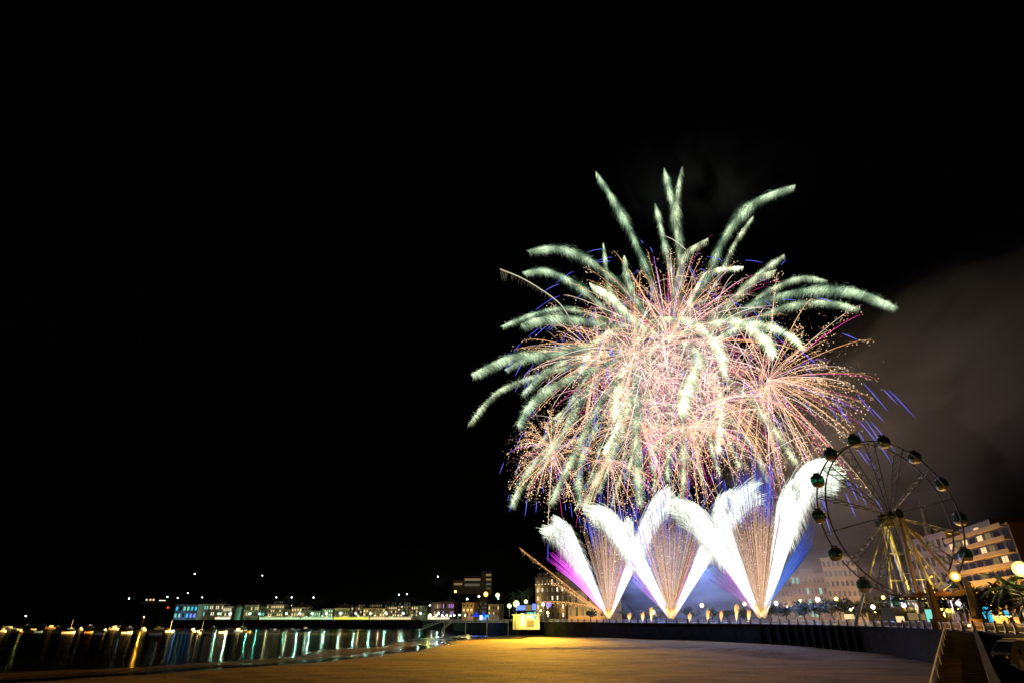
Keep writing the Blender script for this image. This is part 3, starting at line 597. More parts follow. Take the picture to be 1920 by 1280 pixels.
# beach kiosk
Y = 296.; A, B = at(962, 1174, Y), at(1012, 1174, Y); k = mpp(1150, Y)
t = thing('beach_kiosk', (*((A + B) / 2)[:2], 3.6), 'floodlit beach kiosk with a blue sign board, standing on the sea wall', 'kiosk')
MB().obox((A[0], Y, 3.4), (B[0] - A[0], 0, 0), (0, 6, 0), (0, 0, 6.0)).build('wall', walls['white'], t)
for px in (962, 967, 972): MB().tube((*at(px, 1160, Y - .5)[:2], 3.4), (*at(px, 1160, Y - .5)[:2], 9.), .18, n=8).build('column', walls['cream'], t)
MB().obox((A[0] - .6, Y - .6, 9.42), (B[0] - A[0] + 1.2, 0, 0), (0, 7.2, 0), (0, 0, .4)).build('roof', walls['white'], t)
def panel(px0, px1, py0, py1, mt, name, dy=-.9, th=.2):
    a_, c_ = at(px0, py1, Y + dy), at(px1, py0, Y + dy); MB().obox(a_, (c_[0] - a_[0], 0, 0), (0, th, 0), (0, 0, c_[2] - a_[2])).build(name, M[mt] if mt in M else walls[mt], t)
panel(968, 985, 1134, 1143, 'sign_blue', 'sign_board'); panel(986, 997, 1133, 1144, 'win_dim', 'picture_panel'); panel(998, 1005, 1131, 1143, 'sign_blue', 'sign_board')
panel(988, 1000, 1147, 1152, 'win_teal', 'window', -.1, .05); panel(988, 1000, 1153.5, 1157, 'sign_white', 'window', -.1, .05); panel(1001, 1005, 1146, 1160, 'win_teal', 'glass_door', -.1, .05)
panel(976, 984, 1149, 1172, 'win_white', 'lit_doorway', -.1, .05); panel(988, 1001, 1162, 1174, 'pink', 'poster_board', -.2, .1)
light('POINT', at(975, 1158, Y - 4), 3200, (1, .84, .08), .3, t); light('POINT', at(1003, 1166, Y - 5), 2600, (1, .84, .1), .3, t)
# beach floodlights
FL = thing('floodlight_mast', (*plan(1018, 309), PROM), 'tall mast with two orange floodlights turned on the beach, behind the kiosk', 'floodlight')
q = at(1017, 1132, 309); q = np.array([q[0], q[1], PROM + 13])
MB().tube((q[0], q[1], PROM), q, .18, .1, 10).build('mast', M['iron'], FL)
for dx, aim, pw in ((-.7, (-22, 130, 0), 3.8e6), (.7, (25, 190, 0), 1.2e5)):
    MB().box(q + (dx, 0, .3), .9, .5, .6).build('lamp_head', M['iron'], FL)
    light('SPOT', q + (dx, -.6, .2), pw, (1, .5, .035), .4, FL, aim, 62, .9, 'flood_light')
HL = thing('added_harbour_floodlight', (jx0 - 1, JY + 4, PROM), 'added floodlight on a thin pole at the jetty stairs, turned to the moored boats', 'floodlight')  # added here only to brighten the moored boats
MB().tube((jx0 - 1, JY + 4, 0), (jx0 - 1, JY + 4, PROM + 6), .12, .08, 8).build('mast', M['iron'], HL); MB().box((jx0 - 1, JY + 4, PROM + 6.2), .7, .5, .5).build('lamp_head', M['iron'], HL)
light('SPOT', (jx0 - 1.6, JY + 4, PROM + 6.2), 3.0e7, (1, .6, .15), .3, HL, (-265, 420, 2), 26, .7, 'flood_light')

# grand hotel and town hall behind the kiosk
t, O, U, Nn, K, W, H = building('grand_hotel', 'grand hotel with white lit upper windows and a lamp lined cornice', plan(1005, 372), plan(1062, 352), 16, PROM, top_z(1030, 1081, 362), 'brown', 5, 6, ('win_white', 'win_white', 'win_dim', 'win_dark'), seed=4, dormers=5, wsz=(.32, .5))
for j in range(9): MB().ball(O + U * W * (j + .5) / 9 + Nn * .9 + K * (H * .84), .34, 8, 5).build('cornice_lamp', M['win_white'], t)
for i, j in ((1, .12), (2, .12), (3, .12), (1, .9)): light('POINT', O + U * W * j + Nn * 2.2 + K * (H * i / 4), 900, (1, .75, .25), .2, t)
t, O, U, Nn, K, W, H = building('town_hall', 'ochre town hall with tall arched openings lit orange from below', plan(1066, 336), plan(1136, 318), 14, PROM, top_z(1095, 1107, 326), 'ochre', 2, 6, ('win_dark', 'win_dim', 'win_dark'), seed=9, wsz=(.4, .66), roof='flat')
for j in (.1, .35, .6, .85): light('POINT', O + U * W * j + Nn * 4 + K * 1.5, 900, (1, .6, .12), .3, t)
q = at(1029, 1132, 318); t = thing('round_sign', (*q[:2], PROM), 'round violet blue lit sign on a post before the grand hotel', 'sign')
MB().tube(q, q + (0, .25, 0), 1.35, n=18).build('disc', M['sign_blue'], t); MB().tube(q + (0, -.06, 0), q + (0, -.01, 0), .8, n=14).build('emblem', M['sign_violet'], t); MB().tube((q[0], q[1] + .3, PROM), q + (0, .3, -1), .1, n=6).build('post', M['iron'], t)

# apartment blocks on the town side
for i, (a_, Ya, c_, Yc, py, wl, rw_, cl, lt, bd, lab) in enumerate((
        (1452, 322, 1508, 318, 1066, 'cream', 5, 7, ('win_dark',), 0, 'pale block half lost in blue smoke behind the third fountain'),
        (1500, 300, 1566, 292, 1076, 'sand', 4, 8, ('win_dark', 'win_dark', 'win_dark', 'win_dark', 'win_teal'), 1, 'sand coloured block in smoke with one teal lit window'),
        (1566, 285, 1632, 276, 1046, 'cream', 6, 7, ('win_dark', 'win_dark', 'win_dark', 'win_faint'), 3, 'tall cream block with shuttered balconies behind the lowest gondolas'),
        (1640, 330, 1745, 312, 1062, 'grey', 4, 11, ('win_dark',), 0, 'dark grey block far behind the wheel axle'))):
    building('apartment_block', lab, plan(a_, Ya), plan(c_, Yc), 14, PROM, top_z((a_ + c_) / 2, py, (Ya + Yc) / 2), wl, rw_, cl, lt, 'apartment blocks behind the trees', seed=i + 80, bands=bd, roof='flat')
t, O, U, Nn, K, W, H = building('apartment_palace', 'older brown palace with small dark windows behind the wheel', plan(1742, 225), plan(1826, 196), 16, PROM, top_z(1785, 1008, 210), 'brown', 5, 8, ('win_dark', 'win_dark', 'win_faint'), bands=0, seed=90)
q = at(1738, 985, 260); t = thing('church_spire', (*q[:2], PROM), 'thin stone church spire showing faintly through the wheel', 'tower')
MB().box((q[0], q[1], PROM + 15), 5, 5, 30).build('shaft', walls['dark'], t); MB().lathe((q[0], q[1], PROM + 30), [(2.4, 0), (1.7, 4), (1.5, 7), (.8, 11), (.15, 19)], 8).build('spire', walls['brown'], t)
t, O, U, Nn, K, W, H = building('balcony_block', 'tall block with long tan balconies and bright windows behind the palm', plan(1826, 190), plan(1960, 150), 16, PROM, top_z(1880, 1003, 172), 'tan', 7, 8, ('win_dark', 'win_dark', 'win_warm', 'win_dark', 'win_dim', 'win_dark', 'win_dark'), bands=7, seed=23, wsz=(.7, .6))
MB().obox(O + U * 3 - Nn * 3 + K * (H + .5), U * 22, -Nn * 8, K * 3.).build('penthouse', walls['tan'], t)
MB().obox(O + U * 14 - Nn * 2.9 + K * (H + 1.), U * 3, Nn * .1, K * 1.4).build('window', M['win_warm'], t)
for i in range(3): light('POINT', O + U * W * (.15 + .3 * i) + Nn * 9 + K * 2.5, 26000, (1, .58, .1), .3, t)
for i, px in enumerate((1475, 1535, 1600)):
    q = at(px, 1140, 272); lamp(px, 1138, 268, .4, (1, .6, .22), 700, 'shaded lamp at the foot of the smoky blocks behind the trees', 'lamps at the foot of the smoky blocks')

# ------------------------------------------------------------------ ferris wheel
WC = np.array([90.1, 140., 30.3]); WR = 17.6; WH = 1.55; AZ = -1.4027
n3 = np.array([math.cos(AZ), math.sin(AZ), 0]); u3 = np.array([-n3[1], n3[0], 0]); k3 = np.array([0, 0, 1.])
def wp(t, r, s): return WC + n3 * s + (u3 * math.sin(t) + k3 * math.cos(t)) * r
wheel = thing('ferris_wheel', (WC[0], WC[1], PROM), 'tall white ferris wheel with teal glass gondolas towering over the promenade', 'ferris wheel')
for s in (-1, 1):
    MB().path([wp(2 * math.pi * i / 112, WR, s * WH) for i in range(112)], .19, 8, closed=True).build('rim', M['wheel_silhouette'], wheel, smooth=True)
    MB().path([wp(2 * math.pi * i / 56, WR * .5, s * WH * .52) for i in range(56)], .02, 5, closed=True).build('cable_ring', M['wheel_silhouette'], wheel)
NG = 14; PH = R_(346.5)
for i in range(NG):
    t0 = PH + 2 * math.pi * (i + .5) / NG
    b = MB()
    for s in (-1, 1): b.tube(wp(t0, .9, s * .25), wp(t0, WR, s * WH), .11, n=6)
    b.tube(wp(t0, WR, -WH), wp(t0, WR, WH), .07, n=6)
    for f in (.3, .42, .54, .66, .78, .9):                          # round spacers between the two spoke bars
        g = (.25 + (WH - .25) * (f * WR - .9) / (WR - .9)); hr_ = WR * .052
        b.path([wp(t0, f * WR + hr_ * math.cos(q), g * 0.96 * math.sin(q)) for q in np.linspace(0, 2 * math.pi, 14, endpoint=False)], .085, 4, closed=True)
        b.tube(wp(t0, f * WR - WR * .06, -g), wp(t0, f * WR - WR * .06, g), .04, n=4)
    b.build('spoke', M['wheel_silhouette'], wheel)
M['gondola_glass'] = None
m, N, L = new_mat('gondola_teal_glass'); N.remove(N['Principled BSDF']); tr = N.new('ShaderNodeBsdfTransparent'); tr.inputs[0].default_value = (.035, .36, .26, 1)
gl = N.new('ShaderNodeBsdfGlossy'); gl.inputs[0].default_value = (.6, .8, .75, 1); gl.inputs[1].default_value = .08; ms = N.new('ShaderNodeMixShader'); ms.inputs[0].default_value = .12
L.new(tr.outputs[0], ms.inputs[1]); L.new(gl.outputs[0], ms.inputs[2]); L.new(ms.outputs[0], N['Material Output'].inputs[0]); M['gondola_glass'] = m
M['gondola_dark'] = mat('gondola_dark_shell', (.03, .035, .04), .4)
M['gondola_base'] = mat('gondola_pale_base', (.45, .4, .25), .5)
first = None
for i in range(NG):
    t0 = PH + 2 * math.pi * i / NG; piv = wp(t0, WR + 1.35, 0)
    if first is None:
        g = bpy.data.objects.new('gondola', None); col.objects.link(g); g.parent = wheel; ORG[g.name] = piv; g.location = (piv - ORG[wheel.name]).tolist()
        c = piv - (0, 0, .5); rr_ = 1.38
        MB().lathe(c, [(rr_ * .5, -1.5), (rr_ * .82, -1.25), (rr_ * .97, -.85), (rr_, -.6)], 18).build('floor_pan', M['gondola_base'], g, smooth=True)
        MB().lathe(c, [(rr_ * .985, -.59), (rr_ * 1.06, .1), (rr_ * .95, .82)], 18).build('glass', M['gondola_glass'], g, smooth=True)
        MB().lathe(c, [(rr_ * .97, .83), (rr_ * .85, 1.15), (rr_ * .5, 1.42), (.2, 1.5)], 18).build('roof', M['gondola_dark'], g, smooth=True)
        b = MB()
        for q in np.linspace(0, 2 * math.pi, 12, endpoint=False):
            dv = np.array([math.cos(q), math.sin(q), 0]); b.path([c + dv * rr_ * 1.0 + (0, 0, -.6), c + dv * rr_ * 1.08 + (0, 0, .1), c + dv * rr_ * .97 + (0, 0, .83)], .06, 4)
        for z_, r_ in ((-.58, 1.02), (.1, 1.08), (.82, .98)): b.path([c + np.array([math.cos(q) * rr_ * r_, math.sin(q) * rr_ * r_, z_]) for q in np.linspace(0, 2 * math.pi, 18, endpoint=False)], .06, 4, closed=True)
        b.build('window_frame', M['gondola_dark'], g)
        MB().box(c + (0, 0, -.8), 1.9, .5, .5, AZ).build('seat', M['gondola_dark'], g)
        MB().box(c + (.35, .1, 1.65), .7, .5, .45, AZ).box(c + (-.45, -.1, 1.6), .5, .45, .35, AZ).build('cooling_unit', M['gondola_dark'], g)
        first = g
    else:
        g = copy_tree(first, wheel); g.location = (piv - ORG[wheel.name]).tolist()
    b = MB()
    for s in (-1, 1):
        for dt in (-.075, .075): b.tube(wp(t0 + dt, WR, s * WH), piv + n3 * s * .3 + (0, 0, .5), .055, n=5)
    b.build('gondola_bracket', M['wheel_silhouette'], wheel)
hub = MB().tube(WC - n3 * 2.7, WC + n3 * 2.7, .55, n=16).tube(WC - n3 * .5, WC + n3 * .5, 1.0, n=16)
for s in (-1, 1): hub.tube(WC + n3 * s * 2.1, WC + n3 * s * 2.9, 1.1, n=16)
hub.build('hub', M['iron'], wheel)
MB().box(WC - n3 * 2.4 + (0, 0, -1.5), 1.6, 3.6, 1.5, AZ).build('motor_box', M['iron'], wheel)
for s in (-1, 1):
    hp = WC + n3 * s * 2.5
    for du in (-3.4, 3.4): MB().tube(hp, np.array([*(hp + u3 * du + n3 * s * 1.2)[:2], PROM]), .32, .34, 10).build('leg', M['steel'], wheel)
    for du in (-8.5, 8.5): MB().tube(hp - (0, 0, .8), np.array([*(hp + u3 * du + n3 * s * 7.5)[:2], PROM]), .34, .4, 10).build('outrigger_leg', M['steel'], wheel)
    b = MB()
    for f in (.35, .6, .8):
        pa = hp + (np.array([*(hp + u3 * 3.4)[:2], PROM]) - hp) * f; pb_ = hp + (np.array([*(hp - u3 * 3.4)[:2], PROM]) - hp) * f; b.tube(pa, pb_, .09, n=6)
    for px_ in (-1.1, 1.1): b.tube(hp + u3 * px_ - (0, 0, 1), np.array([*(hp + u3 * px_)[:2], PROM]), .1, n=6)
    b.build('leg_brace', M['steel'], wheel)
pq = np.array([WC[0], WC[1], PROM + 3.6])
MB().box(pq, 4.6, 17, .3, AZ).box(pq + n3 * 0 + (0, 0, -1.8), 3.5, 15, 3.3, AZ).build('boarding_platform', M['steel'], wheel)
b = MB()
for s in (-1, 1):
    for q in np.linspace(-8.4, 8.4, 15): b.tube(pq + n3 * s * 2.2 + u3 * q + (0, 0, .15), pq + n3 * s * 2.2 + u3 * q + (0, 0, 1.3), .05, n=5)
    b.tube(pq + n3 * s * 2.2 - u3 * 8.4 + (0, 0, 1.3), pq + n3 * s * 2.2 + u3 * 8.4 + (0, 0, 1.3), .06, n=5)
b.build('platform_railing', M['steel'], wheel)
for du, s in ((-5, 1), (4, 1), (9, 1), (5, -1)):
    q = np.array([*(WC + u3 * du + n3 * s * 6)[:2], PROM + 1.]); light('SPOT', q, 48000, (1, .66, .1), .25, wheel, WC + u3 * du * .6 - (0, 0, 15), 60, .9, 'up_light')

# carousel pavilion between the gate pillars and the wheel
for i, (px, Y, r_, lab) in enumerate(((1738, 132, 3.4, 'round kiosk pavilion with fringed roof below the wheel'), (1785, 125, 3.6, 'round pavilion with dark fringed roof behind the gate pillars'), (1822, 119, 3.2, 'round pavilion with bulbs on its roof edge next to the palm'))):
    q = np.array([*plan(px, Y), PROM]); z_ = top_z(px, 1121, Y) - PROM; t = thing('pavilion', q, lab, 'pavilion', 'round pavilions below the wheel')
    MB().lathe(q + (0, 0, z_), [(r_ * .9, -.3), (r_, 0), (r_ * .98, .35), (r_ * .5, .9), (.2, 1.5)], 16).build('roof', walls['brown'], t)
    for j in range(8):
        dv = np.array([math.cos(j * .785), math.sin(j * .785), 0]) * r_ * .8; MB().tube(q + dv, q + dv + (0, 0, z_ - .3), .09, n=6).build('column', M['steel'], t)
    for j in range(14):
        dv = np.array([math.cos(j * .449), math.sin(j * .449), 0]) * r_ * 1.02; MB().ball(q + dv + (0, 0, z_ - .05), .08, 6, 4).build('bulb', M['bulb'], t)
    MB().lathe(q, [(r_ * .7, 0), (r_ * .7, 1.1), (r_ * .6, 1.15)], 14).build('counter', walls['ochre'], t)
# lit signs on the promenade by the ramp
for px, py, Y, w_, h_, mt, lab in ((1745, 1154, 118, 1.6, 2.2, 'win_teal', 'pale teal lit panel by the head of the ramp'), (1851, 1151, 112, 1.5, 2.4, 'sign_cyan', 'cyan lit panel past the second gate pillar'), (1843, 1147, 113, .8, .8, 'win_teal', 'small teal sign above the cyan panel'),
                                   (1889, 1149, 104, .9, .9, 'sign_cyan', 'little cyan sign under the palm'), (1893, 1145, 104, .8, .5, 'sign_red', 'little red sign above the cyan one under the palm'), (1592, 1155, 172, 2.6, 1.2, 'win_warm', 'warm lit stall panel on the promenade below the pale flats'),
                                   (1688, 1160, 128, 1.6, 1.1, 'win_warm', 'warm lit stall window among the trees under the wheel'), (1712, 1155, 126, 2., 1.3, 'win_dim', 'dim amber stall window under the wheel'), (1733, 1156, 122, 1.2, 1.1, 'win_dim', 'dim amber stall window nearest the teal panel'), (1667, 1145, 150, 1.4, .5, 'sign_white', 'small white lit board under the wheel')):
    q = at(px, py, Y); t = thing('lit_sign', (q[0], q[1], PROM), lab, 'sign', 'lit signs on the promenade'); MB().box(q, w_, .15, h_).build('panel', M[mt], t)
    MB().box(q + (0, .1, 0), w_ + .16, .1, h_ + .16).build('frame', M['iron'], t); MB().tube((q[0], q[1] + .2, PROM), (q[0], q[1] + .2, q[2]), .06, n=6).build('post', M['iron'], t)
q = at(1872, 1157, 104); t = thing('cafe_terrace', (q[0], q[1], PROM), 'cafe terrace with a string of warm bulbs under an awning near the palm', 'cafe')
MB().box((q[0], q[1], PROM + 2.3), 3.2, 2., .12).build('awning', walls['ochre'], t)
for j in range(9): MB().ball((q[0] - 1.4 + .35 * j, q[1] - .9, PROM + 2. - .08 * (j % 2)), .12, 6, 4).build('bulb', M['bulb'], t)
for sx in (-1.5, 1.5): MB().tube((q[0] + sx, q[1], PROM), (q[0] + sx, q[1], PROM + 2.3), .05, n=6).build('pole', M['iron'], t)
MB().box((q[0], q[1], PROM + .5), 2.8, .6, 1.).build('counter', walls['ochre'], t)

# ------------------------------------------------------------------ trees
def make_crown(rx, rz, seed, n=700, leaf=.32):
    r = np.random.default_rng(seed); b = MB()
    cl = [(r.normal(size=3) * (.42 * rx, .42 * rx, .3 * rz), r.uniform(.35, .6)) for _ in range(12)]
    for c, s in cl:
        for _ in range(n // 12):
            v = r.normal(size=3); v /= np.linalg.norm(v); p_ = c + v * np.array([rx, rx, rz]) * s * r.uniform(.55, 1.05)
            a_ = r.normal(size=3); a_ /= np.linalg.norm(a_); c2 = np.cross(a_, r.normal(size=3)); c2 /= np.linalg.norm(c2); L_ = leaf * r.uniform(.6, 1.4)
            b.add([p_ - a_ * L_, p_ + c2 * L_ * .35, p_ + a_ * L_, p_ - c2 * L_ * .35], [(0, 1, 2, 3)])
    return b
protos = []
TR = [(1176, 268), (1237, 262), (1296, 254), (1338, 246), (1366, 240), (1398, 236), (1448, 222), (1478, 216), (1512, 212), (1540, 206), (1566, 198), (1596, 190), (1622, 182), (1652, 170), (1674, 163), (1696, 156), (1718, 150), (1744, 143), (1772, 128), (1806, 122), (1856, 112), (1900, 104), (1108, 292)]
TLAB = ['beside the first fountain', 'between first and second fountain', 'right behind the second fountain', 'between second and third fountain, nearer the second', 'midway between second and third fountain', 'just before the third fountain', 'just past the third fountain',
        'in low blue smoke past the third fountain', 'below the smoky pale block', 'under the white lamp by the pale flats', 'under the amber lamp by the pale flats', 'below the lowest gondola, seaward', 'below the lowest gondola, under the tall cream block', 'at the seaward foot of the wheel legs', 'between the seaward legs of the wheel', 'straight under the wheel axle',
        'at the inland legs of the wheel', 'beside the pale teal panel', 'seen between the gate pillars, beside the first', 'seen between the gate pillars, beside the second', 'behind the cyan panel', 'below the palm', 'before the ochre town hall']
for i, (px, Y) in enumerate(TR):
    q = plan(px, Y); sc = rnd.uniform(.9, 1.2) * (1.28 if px > 1440 else 1.1); lab = ('round dark tamarisk tree ' + TLAB[i])
    if i < 3:
        t = thing('tamarisk_tree', (*q, PROM), lab, 'tree', 'tamarisk trees along the promenade'); o3 = np.array([*q, PROM]); r = random.Random(i)
        tb = MB().path([o3, o3 + (.1, 0, 1.), o3 + (-.08, .1, 1.9)], [.24, .18, .14], 7)
        for k in range(6):
            a_ = k * 1.05 + r.random(); tb.path([o3 + (-.08, .1, 1.8), o3 + (math.cos(a_) * .7, math.sin(a_) * .7, 2.5), o3 + (math.cos(a_) * 1.5, math.sin(a_) * 1.5, 3.2 + r.random())], [.1, .07, .03], 5)
        tb.build('trunk', M['bark'], t)
        cb = make_crown(2.6, 1.7, i + 1); cb.v = [(v[0] + o3[0], v[1] + o3[1], v[2] + PROM + 3.3) for v in cb.v]; cb.build('crown', M['leaf'], t); protos.append(t)
    else:
        t = copy_tree(protos[i % 3]); t.location = (*q.tolist(), PROM); t['label'] = lab
    t.rotation_euler.z = rnd.uniform(0, 6.28); t.scale = (sc * 1.05, sc * 1.05, sc)
# palms
def palm(px, py, Y, L_, nf, label, seed):
    c = at(px, py, Y); r = random.Random(seed); t = thing('palm_tree', (c[0], c[1], PROM), label, 'palm', 'palm trees on the promenade')
    MB().path([(c[0] + .3, c[1], PROM), (c[0] + .15, c[1], (PROM + c[2]) / 2), c], [.4, .3, .34], 9).build('trunk', M['bark'], t)
    for i in range(nf):
        a_ = 2 * math.pi * i / nf * 2.39 + r.random() * .4; el = r.uniform(-.35, 1.1); b = MB(); pts_ = []; q = c.copy(); dv = np.array([math.cos(a_) * math.cos(el), math.sin(a_) * math.cos(el), math.sin(el)])
        for k in range(12):
            pts_.append(q.copy()); q = q + dv * L_ / 11; dv = dv + np.array([0, 0, -.13]); dv /= np.linalg.norm(dv)
        b.path(pts_, [.06 - .0045 * k for k in range(12)], 4)
        for k in range(1, 11):
            tg = pts_[k + 1] - pts_[k]; tg /= np.linalg.norm(tg); sd = np.cross(tg, (0, 0, 1)); sd /= np.linalg.norm(sd) + 1e-6
            for s in (-1, 1):
                for h in (0, .5):
                    o_ = pts_[k] + (pts_[k + 1] - pts_[k]) * h; e_ = o_ + (sd * s * .8 + tg * .55 + np.array([0, 0, -.35])) * L_ * .2 * (1 - abs(k - 5) / 9); wv = tg * .09
                    b.add([o_ - wv, o_ + wv, e_], [(0, 1, 2)])
        b.build('frond', M['palm_leaf'], t)
palm(1893, 1102, 92, 4.0, 34, 'feathery palm with arching fronds in front of the balcony block', 3)
palm(1932, 1128, 84, 3.4, 26, 'darker lower palm cut by the edge of the picture', 5)
for i, (px, py, Y) in enumerate(((978, 1112, 345), (990, 1108, 352), (962, 1116, 350))):
    palm(px, py, Y, 4.5, 20, ['slender palm lit green above the kiosk floodlights, middle of its three', 'taller slender palm lit green above the kiosk, next to the hotel', 'slender palm lit green nearest the jetty'][i], i + 10)

# ------------------------------------------------------------------ boats
BO = [(3, 1184, 15, 'c'), (12, 1175, 10, 'o'), (30, 1180, 12, 'o'), (37, 1186, 16, 'c'), (52, 1172, 14, 's'), (62, 1180, 10, 'o'), (82, 1172, 15, 'c'), (93, 1178, 18, 'c'), (128, 1187, 20, 'o'), (132, 1179, 12, 's'), (168, 1176, 18, 'c'), (166, 1186, 14, 'o'), (182, 1189, 14, 'o'),
      (212, 1180, 20, 'c'), (238, 1187, 17, 'o'), (242, 1178, 13, 'c'), (258, 1175, 16, 'c'), (276, 1174, 16, 'c'), (291, 1190, 20, 'o'), (298, 1179, 16, 'c'), (318, 1184, 14, 's'), (359, 1184, 17, 'c'), (378, 1182, 12, 's'), (389, 1190, 14, 'o'),
      (432, 1180, 16, 'o'), (447, 1184, 16, 'c'), (463, 1185, 14, 'o'), (476, 1176, 13, 'c'), (488, 1174, 14, 'c'), (502, 1180, 14, 'o'), (530, 1182, 16, 'o'), (546, 1183, 14, 'c'), (556, 1182, 12, 'o'), (574, 1182, 20, 'c'), (590, 1184, 14, 'o')]
BO += [(20, 1179, 14, 'c'), (72, 1185, 13, 'o'), (110, 1176, 15, 's'), (150, 1181, 15, 'c'), (196, 1184, 14, 'c'), (226, 1176, 14, 's'), (268, 1182, 17, 'c'), (308, 1175, 14, 'c'), (340, 1180, 13, 'o'), (370, 1188, 16, 'c'), (400, 1178, 14, 'c'), (418, 1186, 13, 'o'), (455, 1177, 13, 's'), (516, 1184, 16, 'c')]
def boat(c, L_, kind, hullm, rz, label, lampc, sc=1):
    t = thing('moored_boat', c, label, 'boat', 'boats moored in the bay')
    U = np.array([math.cos(rz), math.sin(rz), 0]); V = np.array([-U[1], U[0], 0]); K = np.array([0, 0, 1.]); c = np.array(c, float); Wd = L_ * .3; Hh = L_ * .13 + .25
    st = [(-.5, .8, .9), (-.2, 1., .92), (.15, .92, 1.), (.38, .55, 1.15), (.5, .04, 1.3)]; b = MB(); vs = []
    for s, wd, h in st:
        for q, z_ in ((-1, h * Hh), (-.72, -.1), (.72, -.1), (1, h * Hh)): vs.append(c + U * s * L_ + V * q * wd * Wd / 2 + K * z_)
    fs = [(i * 4 + j, i * 4 + j + 1, i * 4 + 5 + j, i * 4 + 4 + j) for i in range(4) for j in range(3)] + [(0, 3, 2, 1)]
    b.add(vs, fs); b.add([vs[i * 4] - K * .12 for i in range(5)] + [vs[i * 4 + 3] - K * .12 for i in range(5)], [(i, i + 1, i + 6, i + 5) for i in range(4)]); b.build('hull', hullm, t)
    if kind in 'cs':
        cl = L_ * (.32 if kind == 'c' else .26); ch = Hh * (1.15 if kind == 'c' else .55); o_ = c - U * L_ * .08 + K * (Hh * .8)
        cb = MB().add([o_ + U * (sx * cl / 2 * (1 if z_ == 0 else .78)) + V * sy * Wd * (.36 if z_ == 0 else .3) + K * z_ for z_ in (0, ch) for sx, sy in ((-1, -1), (1, -1), (1, 1), (-1, 1))], [(0, 1, 5, 4), (1, 2, 6, 5), (2, 3, 7, 6), (3, 0, 4, 7), (4, 5, 6, 7)]).build('cabin', M['hull_white'], t)
        wb = MB()
        for s in (-1, 1): wb.obox(o_ - U * cl * .36 + V * s * Wd * .345 + K * ch * .5, U * cl * .7, V * s * .03, K * ch * .3)
        wb.build('cabin_window', M[lampc], cb)
        if kind == 'c': MB().box(o_ + K * (ch + .08), cl * .95, Wd * .7, .1, rz).build('canopy', M['hull_white'], t)
    else:
        for s in (-.25, .05): MB().obox(c + U * s * L_ - V * Wd * .42 + K * Hh * .72, U * .35, V * Wd * .84, K * .06).build('thwart', M['hull_wood'], t)
        MB().box(c - U * L_ * .5 + K * Hh, .35, .3, .8, rz).build('outboard_motor', M['iron'], t)
    if kind == 's':
        MB().tube(c + K * Hh * .8, c + K * (L_ * 1.35), .06, .04, 6).build('mast', M['hull_white'], t); MB().tube(c + K * (Hh * 2), c - U * L_ * .42 + K * (Hh * 2), .07, n=6).build('boom', M['hull_wood'], t)
    if kind == 'o': MB().path([c + U * L_ * .42 + K * Hh * 1.2, c + U * L_ * .5 + K * (Hh * 1.3 + .3), c + U * L_ * .42 + K * (Hh * 1.25)], .03, 5).build('bow_rail', M['steel'], t)
    return t
HM = [('hull_white', 'white'), ('hull_white', 'white'), ('hull_blue', 'blue'), ('hull_white', 'white'), ('hull_wood', 'brown wooden')]
KN = {'c': 'motorboat with cabin', 'o': 'open rowing boat', 's': 'bare masted sailing boat'}
MBL = [('by the pale beacon', 150), ('off the terrace lights', 262), ('by the yellow streak', 330), ('off the blue aquarium', 420), ('in the teal streaks', 640)]
cnt = {}
BO.sort()
for i, (px, py, wpx, kd) in enumerate(BO):
    q = ground(px, max(py, 1173), 0.); hm, hn = HM[i % 5]; L_ = max(4.5, wpx * q[1] / 1195 * 1.05)
    zone = next(n for n, x_ in MBL if px < x_); key = (hn, kd, zone); cnt[key] = cnt.get(key, 0) + 1
    lab = '%s %s moored %s' % (hn, KN[kd], zone)
    if cnt[key] > 1: lab += ', %s' % ['', '', 'second from the open sea', 'third from the open sea', 'fourth from the open sea', 'fifth from the open sea', 'last before the next group'][cnt[key]]
    boat(q, L_, kd, M[hm], rnd.uniform(-.5, .35) + (math.pi if i % 3 == 0 else 0), lab, rnd.choice(['win_warm', 'win_white', 'dark_glass', 'win_warm']))



